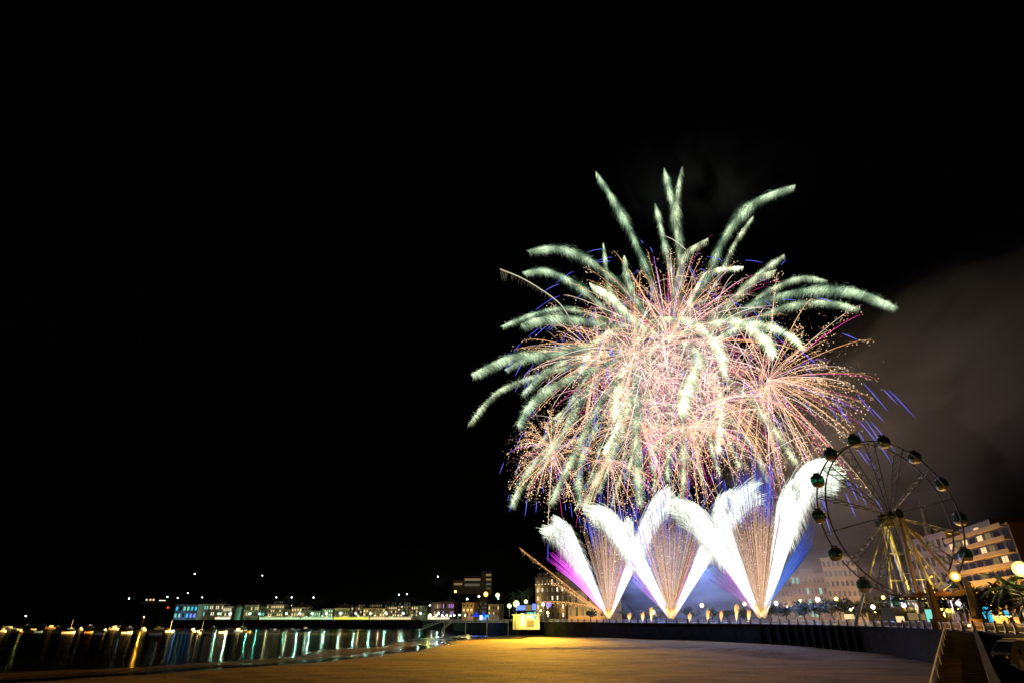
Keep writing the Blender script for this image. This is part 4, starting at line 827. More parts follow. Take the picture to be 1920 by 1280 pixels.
# ------------------------------------------------------------------ fireworks: trails of burning stars as real threads in space
def threads(name, P, Wd, C, parent, kind=None, dots=None):
    """P N,K,3 points; Wd N,K radii; C N,K,3 emitted colour; dots: list of (centre, radius, colour)"""
    vs, fs, cs = [], [], []; nv = 0
    if P is not None and len(P):
        N_, K_ = P.shape[:2]; T = np.gradient(P, axis=1); T /= np.linalg.norm(T, axis=2, keepdims=True) + 1e-9
        ref = rng.normal(size=(N_, 1, 3)); X_ = np.cross(T, ref); X_ /= np.linalg.norm(X_, axis=2, keepdims=True) + 1e-9; Y_ = np.cross(T, X_)
        ang = np.array([0, 2.094, 4.189]); ring = P[:, :, None] + (X_[:, :, None] * np.cos(ang)[None, None, :, None] + Y_[:, :, None] * np.sin(ang)[None, None, :, None]) * Wd[:, :, None, None]
        vs.append(ring.reshape(-1, 3)); cs.append(np.repeat(C.reshape(-1, 3), 3, axis=0))
        base = (np.arange(N_)[:, None] * K_ + np.arange(K_ - 1)[None]).reshape(-1) * 3
        for j in range(3): fs.append(np.stack([base + j, base + (j + 1) % 3, base + 3 + (j + 1) % 3, base + 3 + j], 1))
        nv = N_ * K_ * 3
    if dots is not None and len(dots[0]):
        D, r_, c_ = dots; o_ = np.array([[1, 1, 1], [1, -1, -1], [-1, 1, -1], [-1, -1, 1]]) / 1.3; q = rng.normal(size=(len(D), 1, 1)) * 0 + 1
        V4 = D[:, None] + o_[None] * r_[:, None, None] * q; vs.append(V4.reshape(-1, 3)); cs.append(np.repeat(c_, 4, axis=0))
        b4 = nv + np.arange(len(D)) * 4; tri = [np.stack([b4 + i, b4 + j, b4 + k], 1) for i, j, k in ((0, 1, 2), (0, 3, 1), (0, 2, 3), (1, 3, 2))]
    else: tri = []
    V = np.concatenate(vs) - ORG[parent.name]; Cc = np.concatenate(cs)
    loops = ([np.concatenate(fs).reshape(-1)] if fs else []) + ([np.concatenate(tri).reshape(-1)] if tri else [])
    nq = sum(len(f) for f in fs); nt = sum(len(f) for f in tri)
    me = bpy.data.meshes.new(name); me.vertices.add(len(V)); me.vertices.foreach_set('co', V.astype(np.float32).ravel())
    lp = np.concatenate(loops).astype(np.int32); me.loops.add(len(lp)); me.loops.foreach_set('vertex_index', lp)
    st = np.concatenate([np.arange(nq) * 4, nq * 4 + np.arange(nt) * 3]).astype(np.int32); me.polygons.add(nq + nt); me.polygons.foreach_set('loop_start', st)
    at_ = me.attributes.new('glow', 'FLOAT_COLOR', 'POINT'); at_.data.foreach_set('color', np.concatenate([Cc, np.ones((len(Cc), 1))], 1).astype(np.float32).ravel())
    me.materials.append(M['spark']); me.update(calc_edges=True)
    o = bpy.data.objects.new(name, me); col.objects.link(o); o.parent = parent; ORG[o.name] = ORG[parent.name]
    if kind: o['kind'] = kind
    return o
def spline(pts, K):
    P = [np.array(p, float) for p in pts]; S = np.array(smooth_line(P, 8)); d = np.r_[0, np.cumsum(np.linalg.norm(np.diff(S, axis=0), axis=1))]
    s = np.linspace(0, d[-1], K); return np.stack([np.interp(s, d, S[:, k]) for k in range(3)], 1)
def lerp(a, b, t): return np.asarray(a) + (np.asarray(b) - np.asarray(a)) * np.asarray(t)[..., None]
UP = np.array([0, 0, 1.])

# --- the big palm shell: feathery glitter plumes falling from a common break
SHC = (1255, 640); SY = 263.
palm_shell = thing('palm_shell_burst', at(*SHC, SY), 'huge pale green and white firework burst of feathery drooping plumes', 'firework')
def plume(ctrl, depth, n, wid=1., tint=0., bright=1., start=.12, parent=palm_shell, name='plume', hair=1.):
    k = len(ctrl); Pc = spline([at(px, py, SY + depth * (i / (k - 1)) ** .8) for i, (px, py) in enumerate(ctrl)], 80)
    Tn = np.gradient(Pc, axis=0); Tn /= np.linalg.norm(Tn, axis=1, keepdims=True)
    n = int(n); s = start + (1 - start) * rng.beta(1.5, 1.05, n); ii = np.clip((s * 79).astype(int), 0, 79); p0 = Pc[ii]; t0 = Tn[ii]
    rad = wid * np.interp(s, [0, .25, .75, .93, 1], [.3, .6, 1.3, .8, .08]) * (1 + .3 * np.sin(s * 21 + depth * 1.3)); off = rng.normal(size=(n, 3)); off -= (off * t0).sum(1, keepdims=True) * t0
    rl = np.linalg.norm(off, axis=1, keepdims=True); off = off * rad[:, None] * .62
    p0 = p0 + off + t0 * rng.normal(size=(n, 1)) * .5
    dr = -t0 * .75 - UP * .75 + off / (rad[:, None] + .1) * .55 + rng.normal(size=(n, 3)) * .28; dr /= np.linalg.norm(dr, axis=1, keepdims=True)
    L_ = hair * rng.uniform(.9, 3.5, n) * np.interp(s, [0, .3, 1], [.8, 1., .9]) * wid ** .5
    q = np.array([0, .5, 1.])[None, :, None]; P = p0[:, None] + dr[:, None] * L_[:, None, None] * q - UP * (L_[:, None, None] * .3 * q * q)
    clump = .55 + .45 * np.sin(s * 46 + depth) ; edge = np.clip(1.25 - .45 * rl[:, 0], .25, 1.1)
    I = bright * np.interp(s, [0, .3, .75, .97, 1], [.35, .42, .85, 1.1, .8]) * (.4 + .8 * clump) * edge * rng.uniform(.6, 1.4, n)
    base = lerp((.07, .29, .18), (.74, .98, .6), np.clip(I, 0, 1)); base = lerp(base, (1., .82, .5), np.full(n, tint))
    C = base[:, None] * I[:, None, None] * np.array([1.5, 1.0, .35])[None, :, None]
    Wd = np.array([.065, .055, .02])[None] * rng.uniform(.7, 1.3, (n, 1))
    return threads(name, P, Wd, C, parent)
C0 = SHC
PL = [  # control points in the photo's pixels, depth reach, hairs, width, warm tint
    ([C0, (1235, 560), (1185, 440), (1150, 375), (1117, 322)], -25, 900, 1.5, 0), ([C0, (1268, 560), (1276, 480), (1264, 400), (1245, 315)], 20, 850, 1.5, .05), ([C0, (1278, 540), (1268, 430), (1270, 365), (1279, 312)], -40, 500, 1.3, .2),
    ([C0, (1262, 540), (1242, 440), (1228, 380)], 35, 500, 1.3, .1), ([C0, (1320, 530), (1360, 440), (1415, 378), (1493, 346)], -20, 950, 1.5, .05), ([C0, (1335, 540), (1378, 455), (1413, 404)], 45, 350, 1.0, .25),
    ([C0, (1165, 535), (1100, 485), (1045, 464), (988, 470)], -15, 850, 1.5, .05), ([C0, (1165, 590), (1140, 530), (1131, 454)], 50, 350, 1.0, .15), ([C0, (1205, 580), (1178, 525), (1170, 478)], -50, 420, 1.2, .15),
    ([C0, (1140, 580), (1090, 540), (1030, 508), (978, 510)], 25, 700, 1.4, 0), ([C0, (1265, 540), (1285, 478), (1328, 446)], -45, 350, 1.0, .4), ([C0, (1360, 570), (1420, 515), (1472, 476)], 30, 480, 1.2, .25),
    ([C0, (1350, 585), (1410, 525), (1455, 506)], -30, 420, 1.2, .35), ([C0, (1380, 590), (1440, 545), (1500, 520), (1553, 526)], 40, 700, 1.4, .15), ([C0, (1400, 575), (1500, 545), (1600, 545), (1685, 577)], -30, 1150, 1.5, .02),
    ([C0, (1400, 600), (1480, 572), (1550, 565), (1615, 580)], 15, 700, 1.4, .1), ([C0, (1150, 610), (1080, 597), (1020, 596), (975, 608)], -40, 650, 1.4, .1), ([C0, (1130, 595), (1060, 577), (1000, 588), (938, 612)], 45, 450, 1.1, 0),
    ([C0, (1120, 645), (1040, 662), (960, 668), (882, 702)], -25, 850, 1.3, .05), ([C0, (1100, 645), (1010, 660), (945, 693)], 30, 450, 1.1, .1), ([C0, (1090, 680), (1000, 705), (930, 735), (876, 797)], -10, 600, .8, .25),
    ([C0, (1100, 665), (1030, 690), (975, 742)], 40, 520, 1.3, .05), ([C0, (1110, 690), (1040, 720), (995, 755), (970, 797)], -45, 600, 1.3, .05), ([C0, (1120, 710), (1060, 800), (990, 880), (955, 952)], 20, 650, 1.2, .15),
    ([C0, (1150, 720), (1100, 800), (1060, 880), (1030, 945)], -30, 500, 1.1, .15), ([C0, (1170, 720), (1110, 810), (1085, 880), (1090, 950)], 30, 550, 1.2, .1), ([C0, (1190, 720), (1160, 820), (1120, 890), (1092, 955)], 0, 550, 1.3, .2),
    ([C0, (1200, 690), (1192, 790), (1195, 880), (1200, 945)], -20, 700, 1.3, .1), ([C0, (1230, 700), (1222, 800), (1226, 890)], 40, 450, 1.2, .1), ([C0, (1285, 700), (1280, 800), (1282, 880), (1280, 925)], -40, 350, .9, .45),
    ([C0, (1330, 700), (1370, 780), (1415, 840), (1440, 905)], 30, 380, .9, .45), ([C0, (1340, 690), (1400, 740), (1450, 800), (1495, 870)], -30, 380, .9, .5), ([C0, (1330, 640), (1400, 605), (1470, 620), (1510, 655)], 20, 650, 1.4, .15),
    ([C0, (1310, 610), (1380, 600), (1430, 630), (1452, 665)], -20, 700, 1.4, .1), ([C0, (1200, 610), (1150, 615), (1110, 650), (1085, 700)], 35, 500, 1.4, .15), ([C0, (1225, 600), (1290, 600), (1340, 640), (1360, 700)], -10, 700, 1.6, .25),
    ([C0, (1240, 610), (1190, 640), (1160, 720), (1150, 790)], 25, 600, 1.5, .3), ([C0, (1280, 640), (1310, 665), (1290, 720), (1275, 780)], -25, 600, 1.5, .3), ([C0, (1275, 625), (1215, 660), (1170, 770), (1130, 850)], 10, 600, 1.4, .3),
    ([C0, (1300, 660), (1340, 700), (1350, 780), (1345, 850)], 35, 450, 1.2, .4), ([C0, (1190, 600), (1150, 560), (1105, 530)], -30, 450, 1.3, .2), ([C0, (1290, 570), (1330, 510), (1395, 500)], 30, 420, 1.2, .3)]
for px, py, bx, by, dp in ((985, 915, 1075, 770, 30), (1010, 870, 1085, 745, -35), (1045, 905, 1110, 770, 10), (1075, 960, 1135, 800, 40), (1120, 925, 1165, 780, -20), (1145, 950, 1180, 800, 25), (1170, 900, 1200, 780, -40),
                           (1225, 930, 1232, 790, 15), (1250, 900, 1255, 790, -30), (1320, 915, 1300, 780, 35), (1350, 890, 1320, 760, -25), (1390, 880, 1345, 745, 20), (1020, 800, 1105, 700, -15), (1000, 840, 1090, 715, 15)):
    PL.insert(31, ([C0, ((C0[0] + bx) / 2, (C0[1] + by) / 2 - 25), (bx, by), ((bx + px) / 2 + (bx - px) * .12, (by + py) / 2), (px, py)], dp, 210, .66, rnd.uniform(.05, .4)))
for i, (ct, dp, n_, wd, tn) in enumerate(PL): plume(ct, dp - (0 if i < 46 else 16), n_ * (4.2 if i < 46 else 3.2), wd * rnd.uniform(.7, .98), tn, 1.3 if i < 46 else 3.)
nc = 1250; ctr = np.array([at(px, py, 258) for px, py in zip(rng.normal(1255, 75, nc), rng.normal(700, 66, nc))]); ctr[:, 1] += rng.normal(0, 14, nc)
v = rng.normal(size=(nc, 3)); v /= np.linalg.norm(v, axis=1, keepdims=True); q = np.linspace(0, 1, 9); L_ = rng.uniform(8, 34, nc)
P = ctr[:, None] + v[:, None] * (L_[:, None] * q[None])[..., None] - UP * (L_[:, None] * .35 * q[None] ** 2)[..., None]
C = lerp((1.3, .72, .5), (2.0, 1.7, 1.6), rng.uniform(size=nc))[:, None] * (rng.uniform(.6, 2.2, (nc, 1)) * np.interp(q, [0, .5, 1], [1, .9, .2])[None])[..., None]
k = rng.uniform(size=nc) < .2; C[k] = np.array([.9, .06, .45]) * np.linspace(1.2, .4, 9)[None, :, None]
threads('core_threads', P, np.full((nc, 9), .055), C, palm_shell, 'stuff')
light('POINT', at(1255, 655, 262), 9e4, (1, .82, .7), 6, palm_shell, name='burst_light')
# a comet with a falling fringe on the left of the shell
cm = thing('falling_comet', at(1060, 590, 262), 'thin pale comet trail with a fringe of falling sparks at its tip', 'firework')
P = spline([at(px, py, 262) for px, py in ((1075, 610), (1050, 570), (1010, 540), (975, 520), (938, 505))], 60)
threads('trail', P[None] + rng.normal(size=(6, 1, 3)) * .25, np.full((6, 60), .12), np.broadcast_to(lerp((.9, .9, .7), (.7, .65, .35), np.linspace(0, 1, 60))[None], (6, 60, 3)).copy(), cm)
s = rng.uniform(.3, 1, 70); p0 = P[(s * 59).astype(int)]; L_ = rng.uniform(1, 7, 70) * s; q = np.linspace(0, 1, 4)
threads('fringe', p0[:, None] - UP * (L_[:, None, None] * q[None, :, None]) + np.array([-.6, 0, 0]) * L_[:, None, None] * .25 * (1 - (1 - q) ** 2)[None, :, None], np.full((70, 4), .05), np.broadcast_to(lerp((.5, .5, .25), (.08, .07, .02), q)[None], (70, 4, 3)).copy(), cm, 'stuff')

# --- chrysanthemum shells: straight glittering streaks, some ending in blue stars
ORG_, PINK, MAG, BLUE = np.array([1, .43, .15]), np.array([1, .62, .45]), np.array([.85, .05, .38]), np.array([.09, .08, .95])
def shell(c, Y, Rpx, n, label, blue=.3, mag=.08, droop=.25, up=None, core=1., dotn=20, gold=0.):
    cw = at(*c, Y); t = thing('chrysanthemum_burst', cw, label, 'firework', 'orange chrysanthemum bursts'); Rm = Rpx * mpp(c[1], Y); K = 16; n = min(99, int(n * 1.15)); q = np.linspace(0, 1, K)
    for i in range(n):
        v = rng.normal(size=3); v /= np.linalg.norm(v); v[1] *= .8
        if up is not None and v @ np.array(up) < rng.uniform(-.55, .3): v -= 2 * (v @ np.array(up)) * np.array(up) * .9
        L_ = Rm * rng.uniform(.62, 1.05); e_ = 1 - (1 - q) ** 1.5
        P = cw + v * L_ * e_[:, None] - UP * (Rm * droop * q ** 2 * rng.uniform(.5, 1.1))[:, None]
        k = rng.uniform(); cc = MAG if k < mag * 1.4 else (np.array([.42, .12, .9]) if k < mag * 1.4 + .05 else (np.array([1, .72, .62]) if k < mag * 1.4 + .28 else lerp(ORG_, (1, .6, .3), np.array(rng.uniform()))))
        inten = 1.9 * np.interp(q, [0, .1, .25, .5, .85, 1], [.7, .9, 1., 1.0, .7, .2]) * rng.uniform(.6, 1.3)
        C = lerp(PINK, cc, np.clip(q * 2.2, 0, 1)) * inten[:, None]
        Wd = np.interp(q, [0, .3, 1], [.05, .095, .06]); nd = int(dotn * rng.uniform(.6, 1.4)) if k >= mag else 3
        s = np.clip(rng.beta(2.6, 1.3, nd), 0, .999); sp = P[(s * (K - 1)).astype(int)] * (1 - (s * (K - 1) % 1))[:, None] + P[np.minimum((s * (K - 1)).astype(int) + 1, K - 1)] * (s * (K - 1) % 1)[:, None]
        D = sp + rng.normal(size=(nd, 3)) * (.25 + .75 * s)[:, None] - UP * (rng.exponential(.9, nd) * s)[:, None]
        so = threads('streak', P[None], Wd[None], C[None], t, None, (D, rng.uniform(.09, .24, nd), lerp((1, .5, .2), (1, .8, .55), rng.uniform(size=nd)) * rng.uniform(.8, 2.6, nd)[:, None]))
        if rng.uniform() < blue:
            g = rng.uniform(.02, .12); q2 = np.linspace(1 + g, 1 + g + rng.uniform(.08, .18), 9); vv = P[-1] - P[-3]; vv /= np.linalg.norm(vv)
            B = P[-1] + vv[None] * (L_ * (q2 - 1))[:, None] * .95 - UP * (Rm * 1.1 * (q2 - 1) ** 1.6)[:, None]
            Ib = np.sin(np.linspace(.35, math.pi - .2, 9)) * 2.3
            threads('blue_tip', B[None], np.full((1, 9), .075), (lerp(BLUE, (.2, .22, 1), rng.uniform(size=1))[0] * Ib[:, None])[None], so)
    nf = int(1700 * core); v = rng.normal(size=(nf, 3)); v /= np.linalg.norm(v, axis=1, keepdims=True); D = cw + v * (Rm * rng.uniform(0, 1, nf) ** 1.1)[:, None] * .8 - UP * Rm * .1
    threads('glitter', None, None, None, t, 'stuff', (D, rng.uniform(.06, .15, nf), lerp((1, .42, .25), (1, .75, .6), rng.uniform(size=nf)) * rng.uniform(.5, 1.6, nf)[:, None]))
    MB().ball(cw, .4, 8, 5).build('flash', M['flash'], t)
    return t
M['flash'] = emit('bursting_charge', (1, .9, .75), 6)
shell((1255, 640), 262, 255, 95, 'widest orange burst with blue tipped rays, at the heart of the display', .75, .06, .16, up=(0, 0, 1.))
shell((1190, 662), 250, 190, 70, 'orange burst with a bright flash left of the heart of the display', .5, .05, .18)
shell((1122, 668), 258, 165, 62, 'orange burst whose rays reach farthest toward the dark bay', .7, .05, .2, up=(-.7, 0, .2))
shell((1034, 835), 246, 118, 26, 'sparse orange burst low over the harbour, farthest from the wheel', .6, .04, .22, dotn=34)
shell((1036, 858), 262, 110, 20, 'faint orange burst overlapping the sparse one low over the harbour', .5, .1, .3, dotn=34)
shell((1143, 861), 240, 125, 18, 'small orange burst hanging just above the first fountain', .5, .1, .5, up=(0, 0, -1.), dotn=30)
shell((1200, 790), 266, 150, 60, 'dense orange burst above the gap between first and second fountain', .2, .12, .3)
shell((1293, 800), 244, 165, 62, 'dense orange and crimson burst above the second fountain', .3, .22, .42, up=(0, 0, -.7), dotn=34)
shell((1357, 752), 256, 165, 56, 'orange burst between the heart of the display and the wheel', .3, .15, .3)
shell((1440, 712), 240, 235, 64, 'broad orange burst throwing long rays toward the ferris wheel', .75, .08, .14, up=(.9, 0, .1), dotn=44)
shell((1425, 738), 262, 165, 46, 'second orange burst close to the broad one above the wheel side', .4, .1, .3, dotn=36)
shell((1265, 598), 270, 175, 55, 'upper orange and crimson burst under the tallest plumes', .4, .22, .15, up=(0, 0, .8))
for q, pw in ((at(1440, 715, 245), 1.2e5), (at(1290, 800, 245), 3e4), (at(1130, 690, 250), 2.5e4)): light('POINT', q, pw, (1, .75, .55), 5, palm_shell, name='burst_light')

# --- three fountains of crossed white jets with a fan of gold glitter between
def jet(ctrl, Y, n, parent, wid, depth=0., tintc=(.92, .95, 1), tip=(.85, 1., .72), bright=5., nsub=9):
    K = 14; kk = len(ctrl); PS, CS, WS, HP, HC, HW = [], [], [], [], [], []
    for j in range(nsub):                                           # a jet is a sheaf of star paths, each ending in its own feather
        tx, ty, dz, ln = rng.normal() * wid * 2.6, rng.normal() * wid * 2.2 + (1 - rng.uniform(.78, 1.06)) * 90, rng.normal() * wid * .7, 1.
        cc = [(px + tx * (i / (kk - 1)) ** 1.5, py + ty * (i / (kk - 1)) ** 1.5) for i, (px, py) in enumerate(ctrl)]
        Pc = spline([at(px, py, Y + (depth + dz) * (i / (kk - 1))) for i, (px, py) in enumerate(cc)], 60); Tn = np.gradient(Pc, axis=0); Tn /= np.linalg.norm(Tn, axis=1, keepdims=True)
        m = n // nsub; smax = np.clip(rng.beta(4, 1.5, m) * 1.05, .25, 1.); q = np.linspace(0, 1, K); S = smax[:, None] * q[None]; fi = S * 59; i0 = np.clip(fi.astype(int), 0, 58); fr = (fi - i0)[..., None]
        P = Pc[i0] * (1 - fr) + Pc[i0 + 1] * fr; o = rng.normal(size=(m, 3)); ro = np.linalg.norm(o, axis=1)
        P = P + o[:, None] * (wid * (.05 + .4 * S))[..., None] * .75
        I = bright * np.clip(1.15 - .3 * ro, .3, 1.)[:, None] * np.interp(S, [0, .03, .1, .7, 1], [.5, .8, 1., 1., .5])
        PS.append(P); WS.append(.04 + .05 * S); CS.append(lerp(lerp((1, .55, .2), tintc, np.clip(S * 9, 0, 1)), tip, np.clip((S - .7) * 3, 0, 1)) * I[..., None])
        m_ = int(m * 2.2); s = .45 + .57 * rng.beta(1.6, 1.2, m_); s = np.minimum(s, 1); ii = (s * 59).astype(int); t0 = Tn[ii]; of = rng.normal(size=(m_, 3)); rr = np.linalg.norm(of, axis=1)
        p0 = Pc[ii] + of * (wid * np.interp(s, [.4, .75, .93, 1.], [.25, .3, .24, .08]))[:, None]
        dr = -t0 * .55 - UP * .5 + of * .2 + rng.normal(size=(m_, 3)) * .2; dr /= np.linalg.norm(dr, axis=1, keepdims=True); L_ = rng.uniform(1.2, 4.6, m_); q = np.array([0, .35, .7, 1.])
        P = p0[:, None] + dr[:, None] * L_[:, None, None] * q[None, :, None] - UP * (L_[:, None, None] * .3 * q[None, :, None] ** 2)
        I = rng.uniform(.6, 1.4, m_) * np.clip(1.7 - .45 * rr, .4, 1.4) * np.interp(s, [.45, .7, .9, 1], [1.7, 1.6, .95, .7])
        HP.append(P); HC.append(lerp((.40, .56, .34), (1, 1, .9), np.clip(I, 0, 1))[:, None] * I[:, None, None] * np.array([1.2, 1.05, .75, .3])[None, :, None])
        HW.append(np.array([.06, .06, .045, .015])[None] * np.ones((m_, 1)))
    threads('white_jet', np.concatenate(PS), np.concatenate(WS), np.concatenate(CS), parent, 'stuff')
    threads('jet_head', np.concatenate(HP), np.concatenate(HW), np.concatenate(HC), parent, 'stuff')
def fan(base, Y, tops, n, name, c0, c1, parent, wid=.09, dotn=0, inten=1., lo=.0, curve=0., K=12, dot_r=.11):
    """threads from base fanning out to anywhere between the given top pixels"""
    b0 = at(*base, Y); tops = np.array(tops, float); k = rng.uniform(0, len(tops) - 1.001, n); i0 = k.astype(int); fr = (k - i0)[:, None]
    tp = tops[i0] * (1 - fr) + tops[i0 + 1] * fr; T_ = np.array([at(px, py, Y + rng.normal() * 7) for px, py in tp]); T_ = b0 + (T_ - b0) * rng.uniform(.72, 1.06, (n, 1))
    q = np.linspace(lo, 1, K); P = b0 + (T_ - b0)[:, None] * q[None, :, None]; L_ = np.linalg.norm(T_ - b0, axis=1)
    if curve: P = P + np.array([curve, 0, -.5 * abs(curve)])[None, None] * (q[None, :, None] ** 3) * L_[:, None, None]
    I = inten * (rng.uniform(.15, 1.7, (n, 1)) if 'gold' in name else rng.uniform(.5, 1.5, (n, 1))) * np.interp(q, [0, .1, .8, 1], [1.4, 1., .9, .35])[None]
    C = lerp(c0, c1, np.broadcast_to(q[None], (n, K))) * I[..., None]; dots = None
    if dotn:
        j = rng.integers(0, n, dotn); s = rng.uniform(.12, 1.02, dotn); D = b0 + (T_[j] - b0) * s[:, None] + rng.normal(size=(dotn, 3)) * (.9 * s)[:, None]
        dots = (D, rng.uniform(.6, 1.2, dotn) * dot_r, lerp(c1, (1, .8, .7), rng.uniform(size=dotn)) * rng.uniform(.5, 2., dotn)[:, None])
    return threads(name, P, np.full((n, K), wid), C, parent, 'stuff', dots)
GOLD0, GOLD1 = (1, .6, .35), (.82, .46, .3)
def fountain(base, Y, jets, label, extra):
    b0 = at(*base, Y); b0[2] = PROM; t = thing('firework_fountain', b0, label, 'firework', 'crossed firework fountains on the promenade')
    MB().box(b0 + (0, 0, .3), 3., 1., .6).tube(b0 + (-.8, 0, .5), b0 + (-1.2, 0, 1.4), .12, n=8).tube(b0 + (.8, 0, .5), b0 + (1.2, 0, 1.4), .12, n=8).tube(b0 + (0, 0, .5), b0 + (0, 0, 1.5), .12, n=8).build('launch_rack', M['iron'], t)
    for ct, wd, n in jets: jet(ct, Y, int(n * 2.2), t, wd * .78, rnd.uniform(-6, 6))
    extra(t)
    fan(base, Y, [(base[0] - 14, base[1] - 26), (base[0], base[1] - 14), (base[0] + 14, base[1] - 26)], 60, 'golden_flame', (1, .7, .25), (1, .35, .06), t, .12, 60, 2.2)
    for (px, py), pw, c in (((base[0], base[1] - 60), 8e3, (.9, .8, .8)), ((base[0] - 56, base[1] - 82), 3.5e4, (.16, .3, 1)), ((base[0] + 62, base[1] - 88), 6e4, (.14, .32, 1)), ((base[0] + 40, base[1] - 190), 4e4, (.4, .6, 1))): light('POINT', at(px, py, Y - 3), pw, c, 2.5, t, name='jet_light')
    return t
VIOL, BLU = (.62, .08, .8), (.1, .13, .95)
def ex1(t):
    B, Y = (1141, 1157), 266
    fan(B, Y, [(1088, 985), (1120, 960), (1150, 955), (1180, 985), (1192, 1020)], 180, 'gold_fan', GOLD0, GOLD1, t, .055, 2600, .8)
    fan(B, Y, [(1178, 1000), (1186, 1020)], 9, 'magenta_streak', (.9, .3, .6), (.75, .05, .4), t, .08, 0, 1.2, .15)
    fan(B, Y, [(1040, 1045), (1050, 1020), (1075, 990)], 60, 'violet_fan', (1, .45, .95), (.75, .04, .8), t, .085, 0, 2.0, .15, -.09)
    fan(B, Y, [(1085, 950), (1125, 918), (1170, 922), (1200, 945)], 90, 'blue_fan', (.3, .35, 1), BLU, t, .05, 0, 1.3, .76)
def ex2(t):
    B, Y = (1258, 1157), 240
    fan(B, Y, [(1190, 985), (1225, 955), (1262, 950), (1300, 965), (1315, 1000)], 190, 'gold_fan', GOLD0, GOLD1, t, .055, 3200, .8)
    fan(B, Y, [(1304, 1010), (1312, 1025)], 9, 'magenta_streak', (.9, .3, .6), (.75, .05, .4), t, .08, 0, 1.2, .15)
    fan(B, Y, [(1168, 1070), (1178, 1040), (1192, 1010)], 30, 'violet_fan', (.9, .5, .9), VIOL, t, .08, 0, 1.2, .2, -.04)
    fan(B, Y, [(1170, 945), (1210, 925), (1240, 922), (1290, 918), (1325, 912), (1345, 940)], 130, 'blue_fan', (.3, .35, 1), BLU, t, .05, 0, 1.3, .76)
def ex3(t):
    B, Y = (1428, 1155), 210
    fan(B, Y, [(1355, 975), (1390, 940), (1425, 925), (1460, 925), (1480, 945)], 210, 'gold_fan', GOLD0, GOLD1, t, .05, 4000, .8)
    fan(B, Y, [(1338, 1085), (1345, 1060), (1356, 1035)], 26, 'violet_fan', (.9, .5, .9), VIOL, t, .07, 0, 1.1, .2, -.04)
    fan(B, Y, [(1500, 1045), (1515, 1020), (1520, 990), (1512, 970)], 130, 'blue_spray', (.2, .4, 1), (.03, .12, .9), t, .035, 0, .7, .1, .04)
    fan(B, Y, [(1345, 912), (1380, 888), (1405, 872), (1435, 868), (1458, 880)], 150, 'blue_fan', (.3, .35, 1), BLU, t, .045, 0, 1.3, .78)
fountain((1141, 1157), 266, [([(1140, 1157), (1108, 1090), (1077, 1030), (1054, 990), (1035, 980)], 4.6, 1100), ([(1143, 1157), (1170, 1090), (1200, 1020), (1225, 965), (1243, 940), (1257, 928)], 4.8, 1100)], 'white firework fountain nearest the hotel, edged with violet', ex1)
fountain((1258, 1157), 240, [([(1255, 1157), (1222, 1100), (1187, 1040), (1152, 985), (1128, 957), (1110, 951)], 4.8, 1200), ([(1261, 1157), (1295, 1090), (1330, 1020), (1360, 965), (1388, 930), (1408, 918)], 5.0, 1300), ([(1259, 1157), (1215, 1075), (1180, 1010), (1170, 975)], 3.2, 400)], 'middle firework fountain with two crossed white jets', ex2)
fountain((1428, 1155), 210, [([(1424, 1155), (1387, 1085), (1347, 1020), (1315, 975), (1292, 952), (1274, 942)], 5.2, 1300), ([(1433, 1155), (1450, 1090), (1470, 1010), (1495, 930), (1524, 892), (1562, 890)], 5.2, 1500), ([(1426, 1155), (1400, 1090), (1365, 1010), (1345, 960), (1360, 930)], 3.2, 500), ([(1431, 1155), (1445, 1080), (1458, 1000), (1470, 930), (1490, 890)], 2.4, 400)], 'firework fountain nearest the wheel, its tallest white jet curling toward the gondolas', ex3)
# low comets shooting out to the left
for ct, Y, lab in (([(1128, 1145), (1080, 1110), (1030, 1070), (974, 1026)], 262, 'uppermost of three orange comet trails shot out past the hotel'), ([(1122, 1142), (1090, 1122), (1065, 1106), (1030, 1088)], 268, 'middle orange comet trail crossing the front of the town hall'), ([(1115, 1137), (1085, 1131), (1045, 1127), (1008, 1128)], 272, 'lowest orange comet trail, almost level with the kiosk sign')):
    t = thing('low_comet', at(*ct[0], Y), lab, 'firework', 'low orange comets'); P = spline([at(px, py, Y) for px, py in ct], 50); q = np.linspace(0, 1, 50)
    nd = 260; s = rng.beta(1.2, 1.2, nd); D = P[(s * 49).astype(int)] + rng.normal(size=(nd, 3)) * .28 - UP * rng.exponential(.5, nd)[:, None]
    threads('trail', P[None] + rng.normal(size=(4, 1, 3)) * .16, np.full((4, 50), .06), np.broadcast_to((np.array([1, .42, .12]) * np.interp(q, [0, .5, 1], [1.2, .8, .5])[:, None])[None], (4, 50, 3)).copy(), t, None, (D, rng.uniform(.06, .16, nd), np.array([1, .55, .2]) * rng.uniform(.6, 2, (nd, 1))))
# small golden mines along the railing
for i, (px, py, Y, h) in enumerate(((1205, 1158, 256, 12), (1180, 1158, 262, 10), (1221, 1158, 252, 22), (1293, 1159, 238, 10), (1327, 1160, 232, 16), (1352, 1159, 228, 14), (1381, 1159, 222, 26), (1404, 1159, 218, 16))):
    t = thing('ground_flare', (*at(px, py, Y)[:2], PROM), 'small golden ground flare ' + ['beside the warm lamp', 'nearest the first fountain', 'tall and thin before the second fountain', 'just past the second fountain', 'flared like a small fan under the pale yellow lamp', 'midway between second and third fountain', 'tall, leaning under the yellow lamp', 'last before the third fountain'][i], 'flare', 'golden ground flares')
    MB().box((*at(px, py, Y)[:2], PROM + .2), .5, .4, .4).build('holder', M['iron'], t); fan((px, 1164), Y, [(px - 4, 1162 - h), (px, 1158 - h), (px + 4, 1162 - h)], 40, 'flame', (1, .75, .35), (1, .4, .08), t, .09, 30, 2.2, K=6)

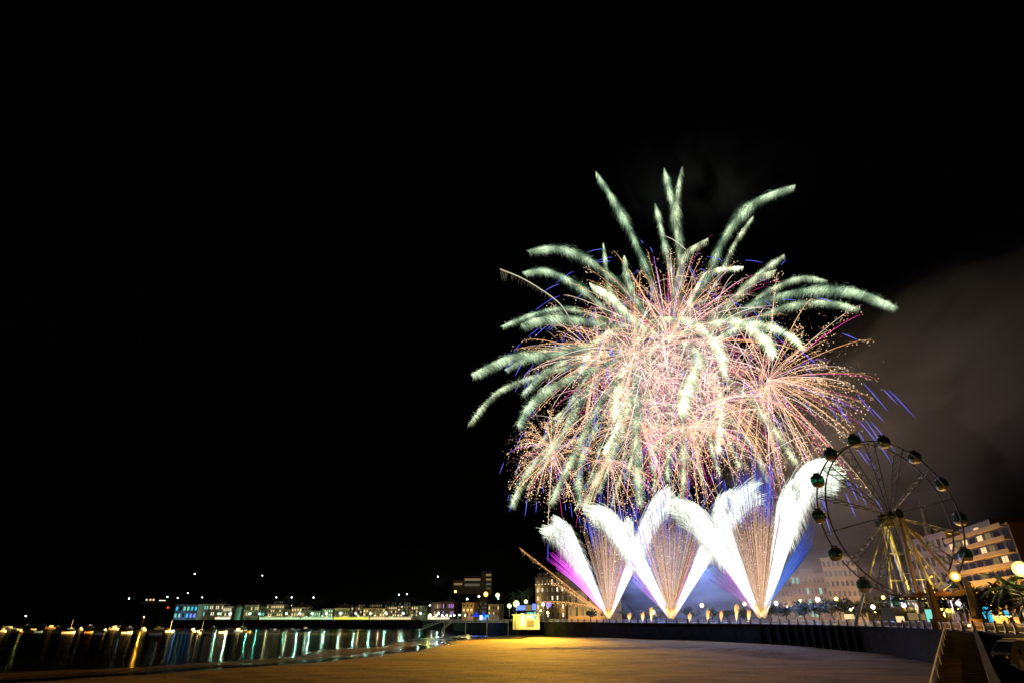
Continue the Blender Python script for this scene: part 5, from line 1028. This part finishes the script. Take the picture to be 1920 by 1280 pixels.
# ------------------------------------------------------------------ smoke drifting over the town
def smoke(name, c, r, dens, scale, color, seed, aniso=.2, stretch=(1, 1, 1), lo=.42, hi=.75, rot=0, pw=1.):
    b = MB().ball((0, 0, 0), 1., 20, 12); me_o = b.build(name, [], None); me_o.data.materials.clear(); me_o.location = [float(v) for v in c]; me_o.scale = r; me_o.rotation_euler = (0, rot, 0)
    m, N, L = new_mat('smoke_' + name); N.remove(N['Principled BSDF']); vol = N.new('ShaderNodeVolumePrincipled'); vol.inputs['Color'].default_value = (*color, 1); vol.inputs['Anisotropy'].default_value = aniso
    tc = N.new('ShaderNodeTexCoord'); ln = N.new('ShaderNodeVectorMath'); ln.operation = 'LENGTH'; L.new(tc.outputs['Object'], ln.inputs[0])
    fo = N.new('ShaderNodeMapRange'); fo.interpolation_type = 'SMOOTHSTEP'; fo.inputs[1].default_value = 1.; fo.inputs[2].default_value = .0; L.new(ln.outputs['Value'], fo.inputs[0])
    mp = N.new('ShaderNodeMapping'); mp.inputs['Location'].default_value = (seed * 3.1, seed * 1.7, seed); mp.inputs['Scale'].default_value = stretch; L.new(tc.outputs['Object'], mp.inputs[0])
    ns = N.new('ShaderNodeTexNoise'); ns.inputs['Scale'].default_value = scale; ns.inputs['Detail'].default_value = 5; ns.inputs['Roughness'].default_value = .55; ns.inputs['Distortion'].default_value = .8; L.new(mp.outputs[0], ns.inputs['Vector'])
    nr = N.new('ShaderNodeMapRange'); nr.inputs[1].default_value = lo; nr.inputs[2].default_value = hi; L.new(ns.outputs['Fac'], nr.inputs[0])
    mu = N.new('ShaderNodeMath'); mu.operation = 'MULTIPLY'; L.new(fo.outputs[0], mu.inputs[0]); L.new(nr.outputs[0], mu.inputs[1])
    m2 = N.new('ShaderNodeMath'); m2.operation = 'MULTIPLY'; L.new(mu.outputs[0], m2.inputs[0]); m2.inputs[1].default_value = dens; L.new(m2.outputs[0], vol.inputs['Density'])
    L.new(vol.outputs[0], N['Material Output'].inputs['Volume']); me_o.data.materials.append(m); m.cycles.volume_sampling = 'MULTIPLE_IMPORTANCE'
    return tag(me_o, kind='stuff')
smoke('smoke_cloud', at(1820, 730, 320), (190, 80, 80), .14, 2.3, (.82, .7, .58), 3, .1, (1, 1, 1.5), .36, .74, -.55)
smoke('smoke_veil', at(1590, 920, 290), (80, 45, 48), .04, 2.0, (.8, .73, .66), 9, .1, (1, 1, 1.4), .36, .74)
smoke('low_smoke', at(1400, 1085, 262), (85, 26, 30), .07, 2.6, (.8, .82, .88), 5, .1, (1, 1, 1.3), .38, .74)
smoke('smoke_wisp', at(1330, 340, 300), (80, 40, 46), .02, 2.0, (.6, .7, .75), 13, .1, (1.8, 1, .7), .44, .74)
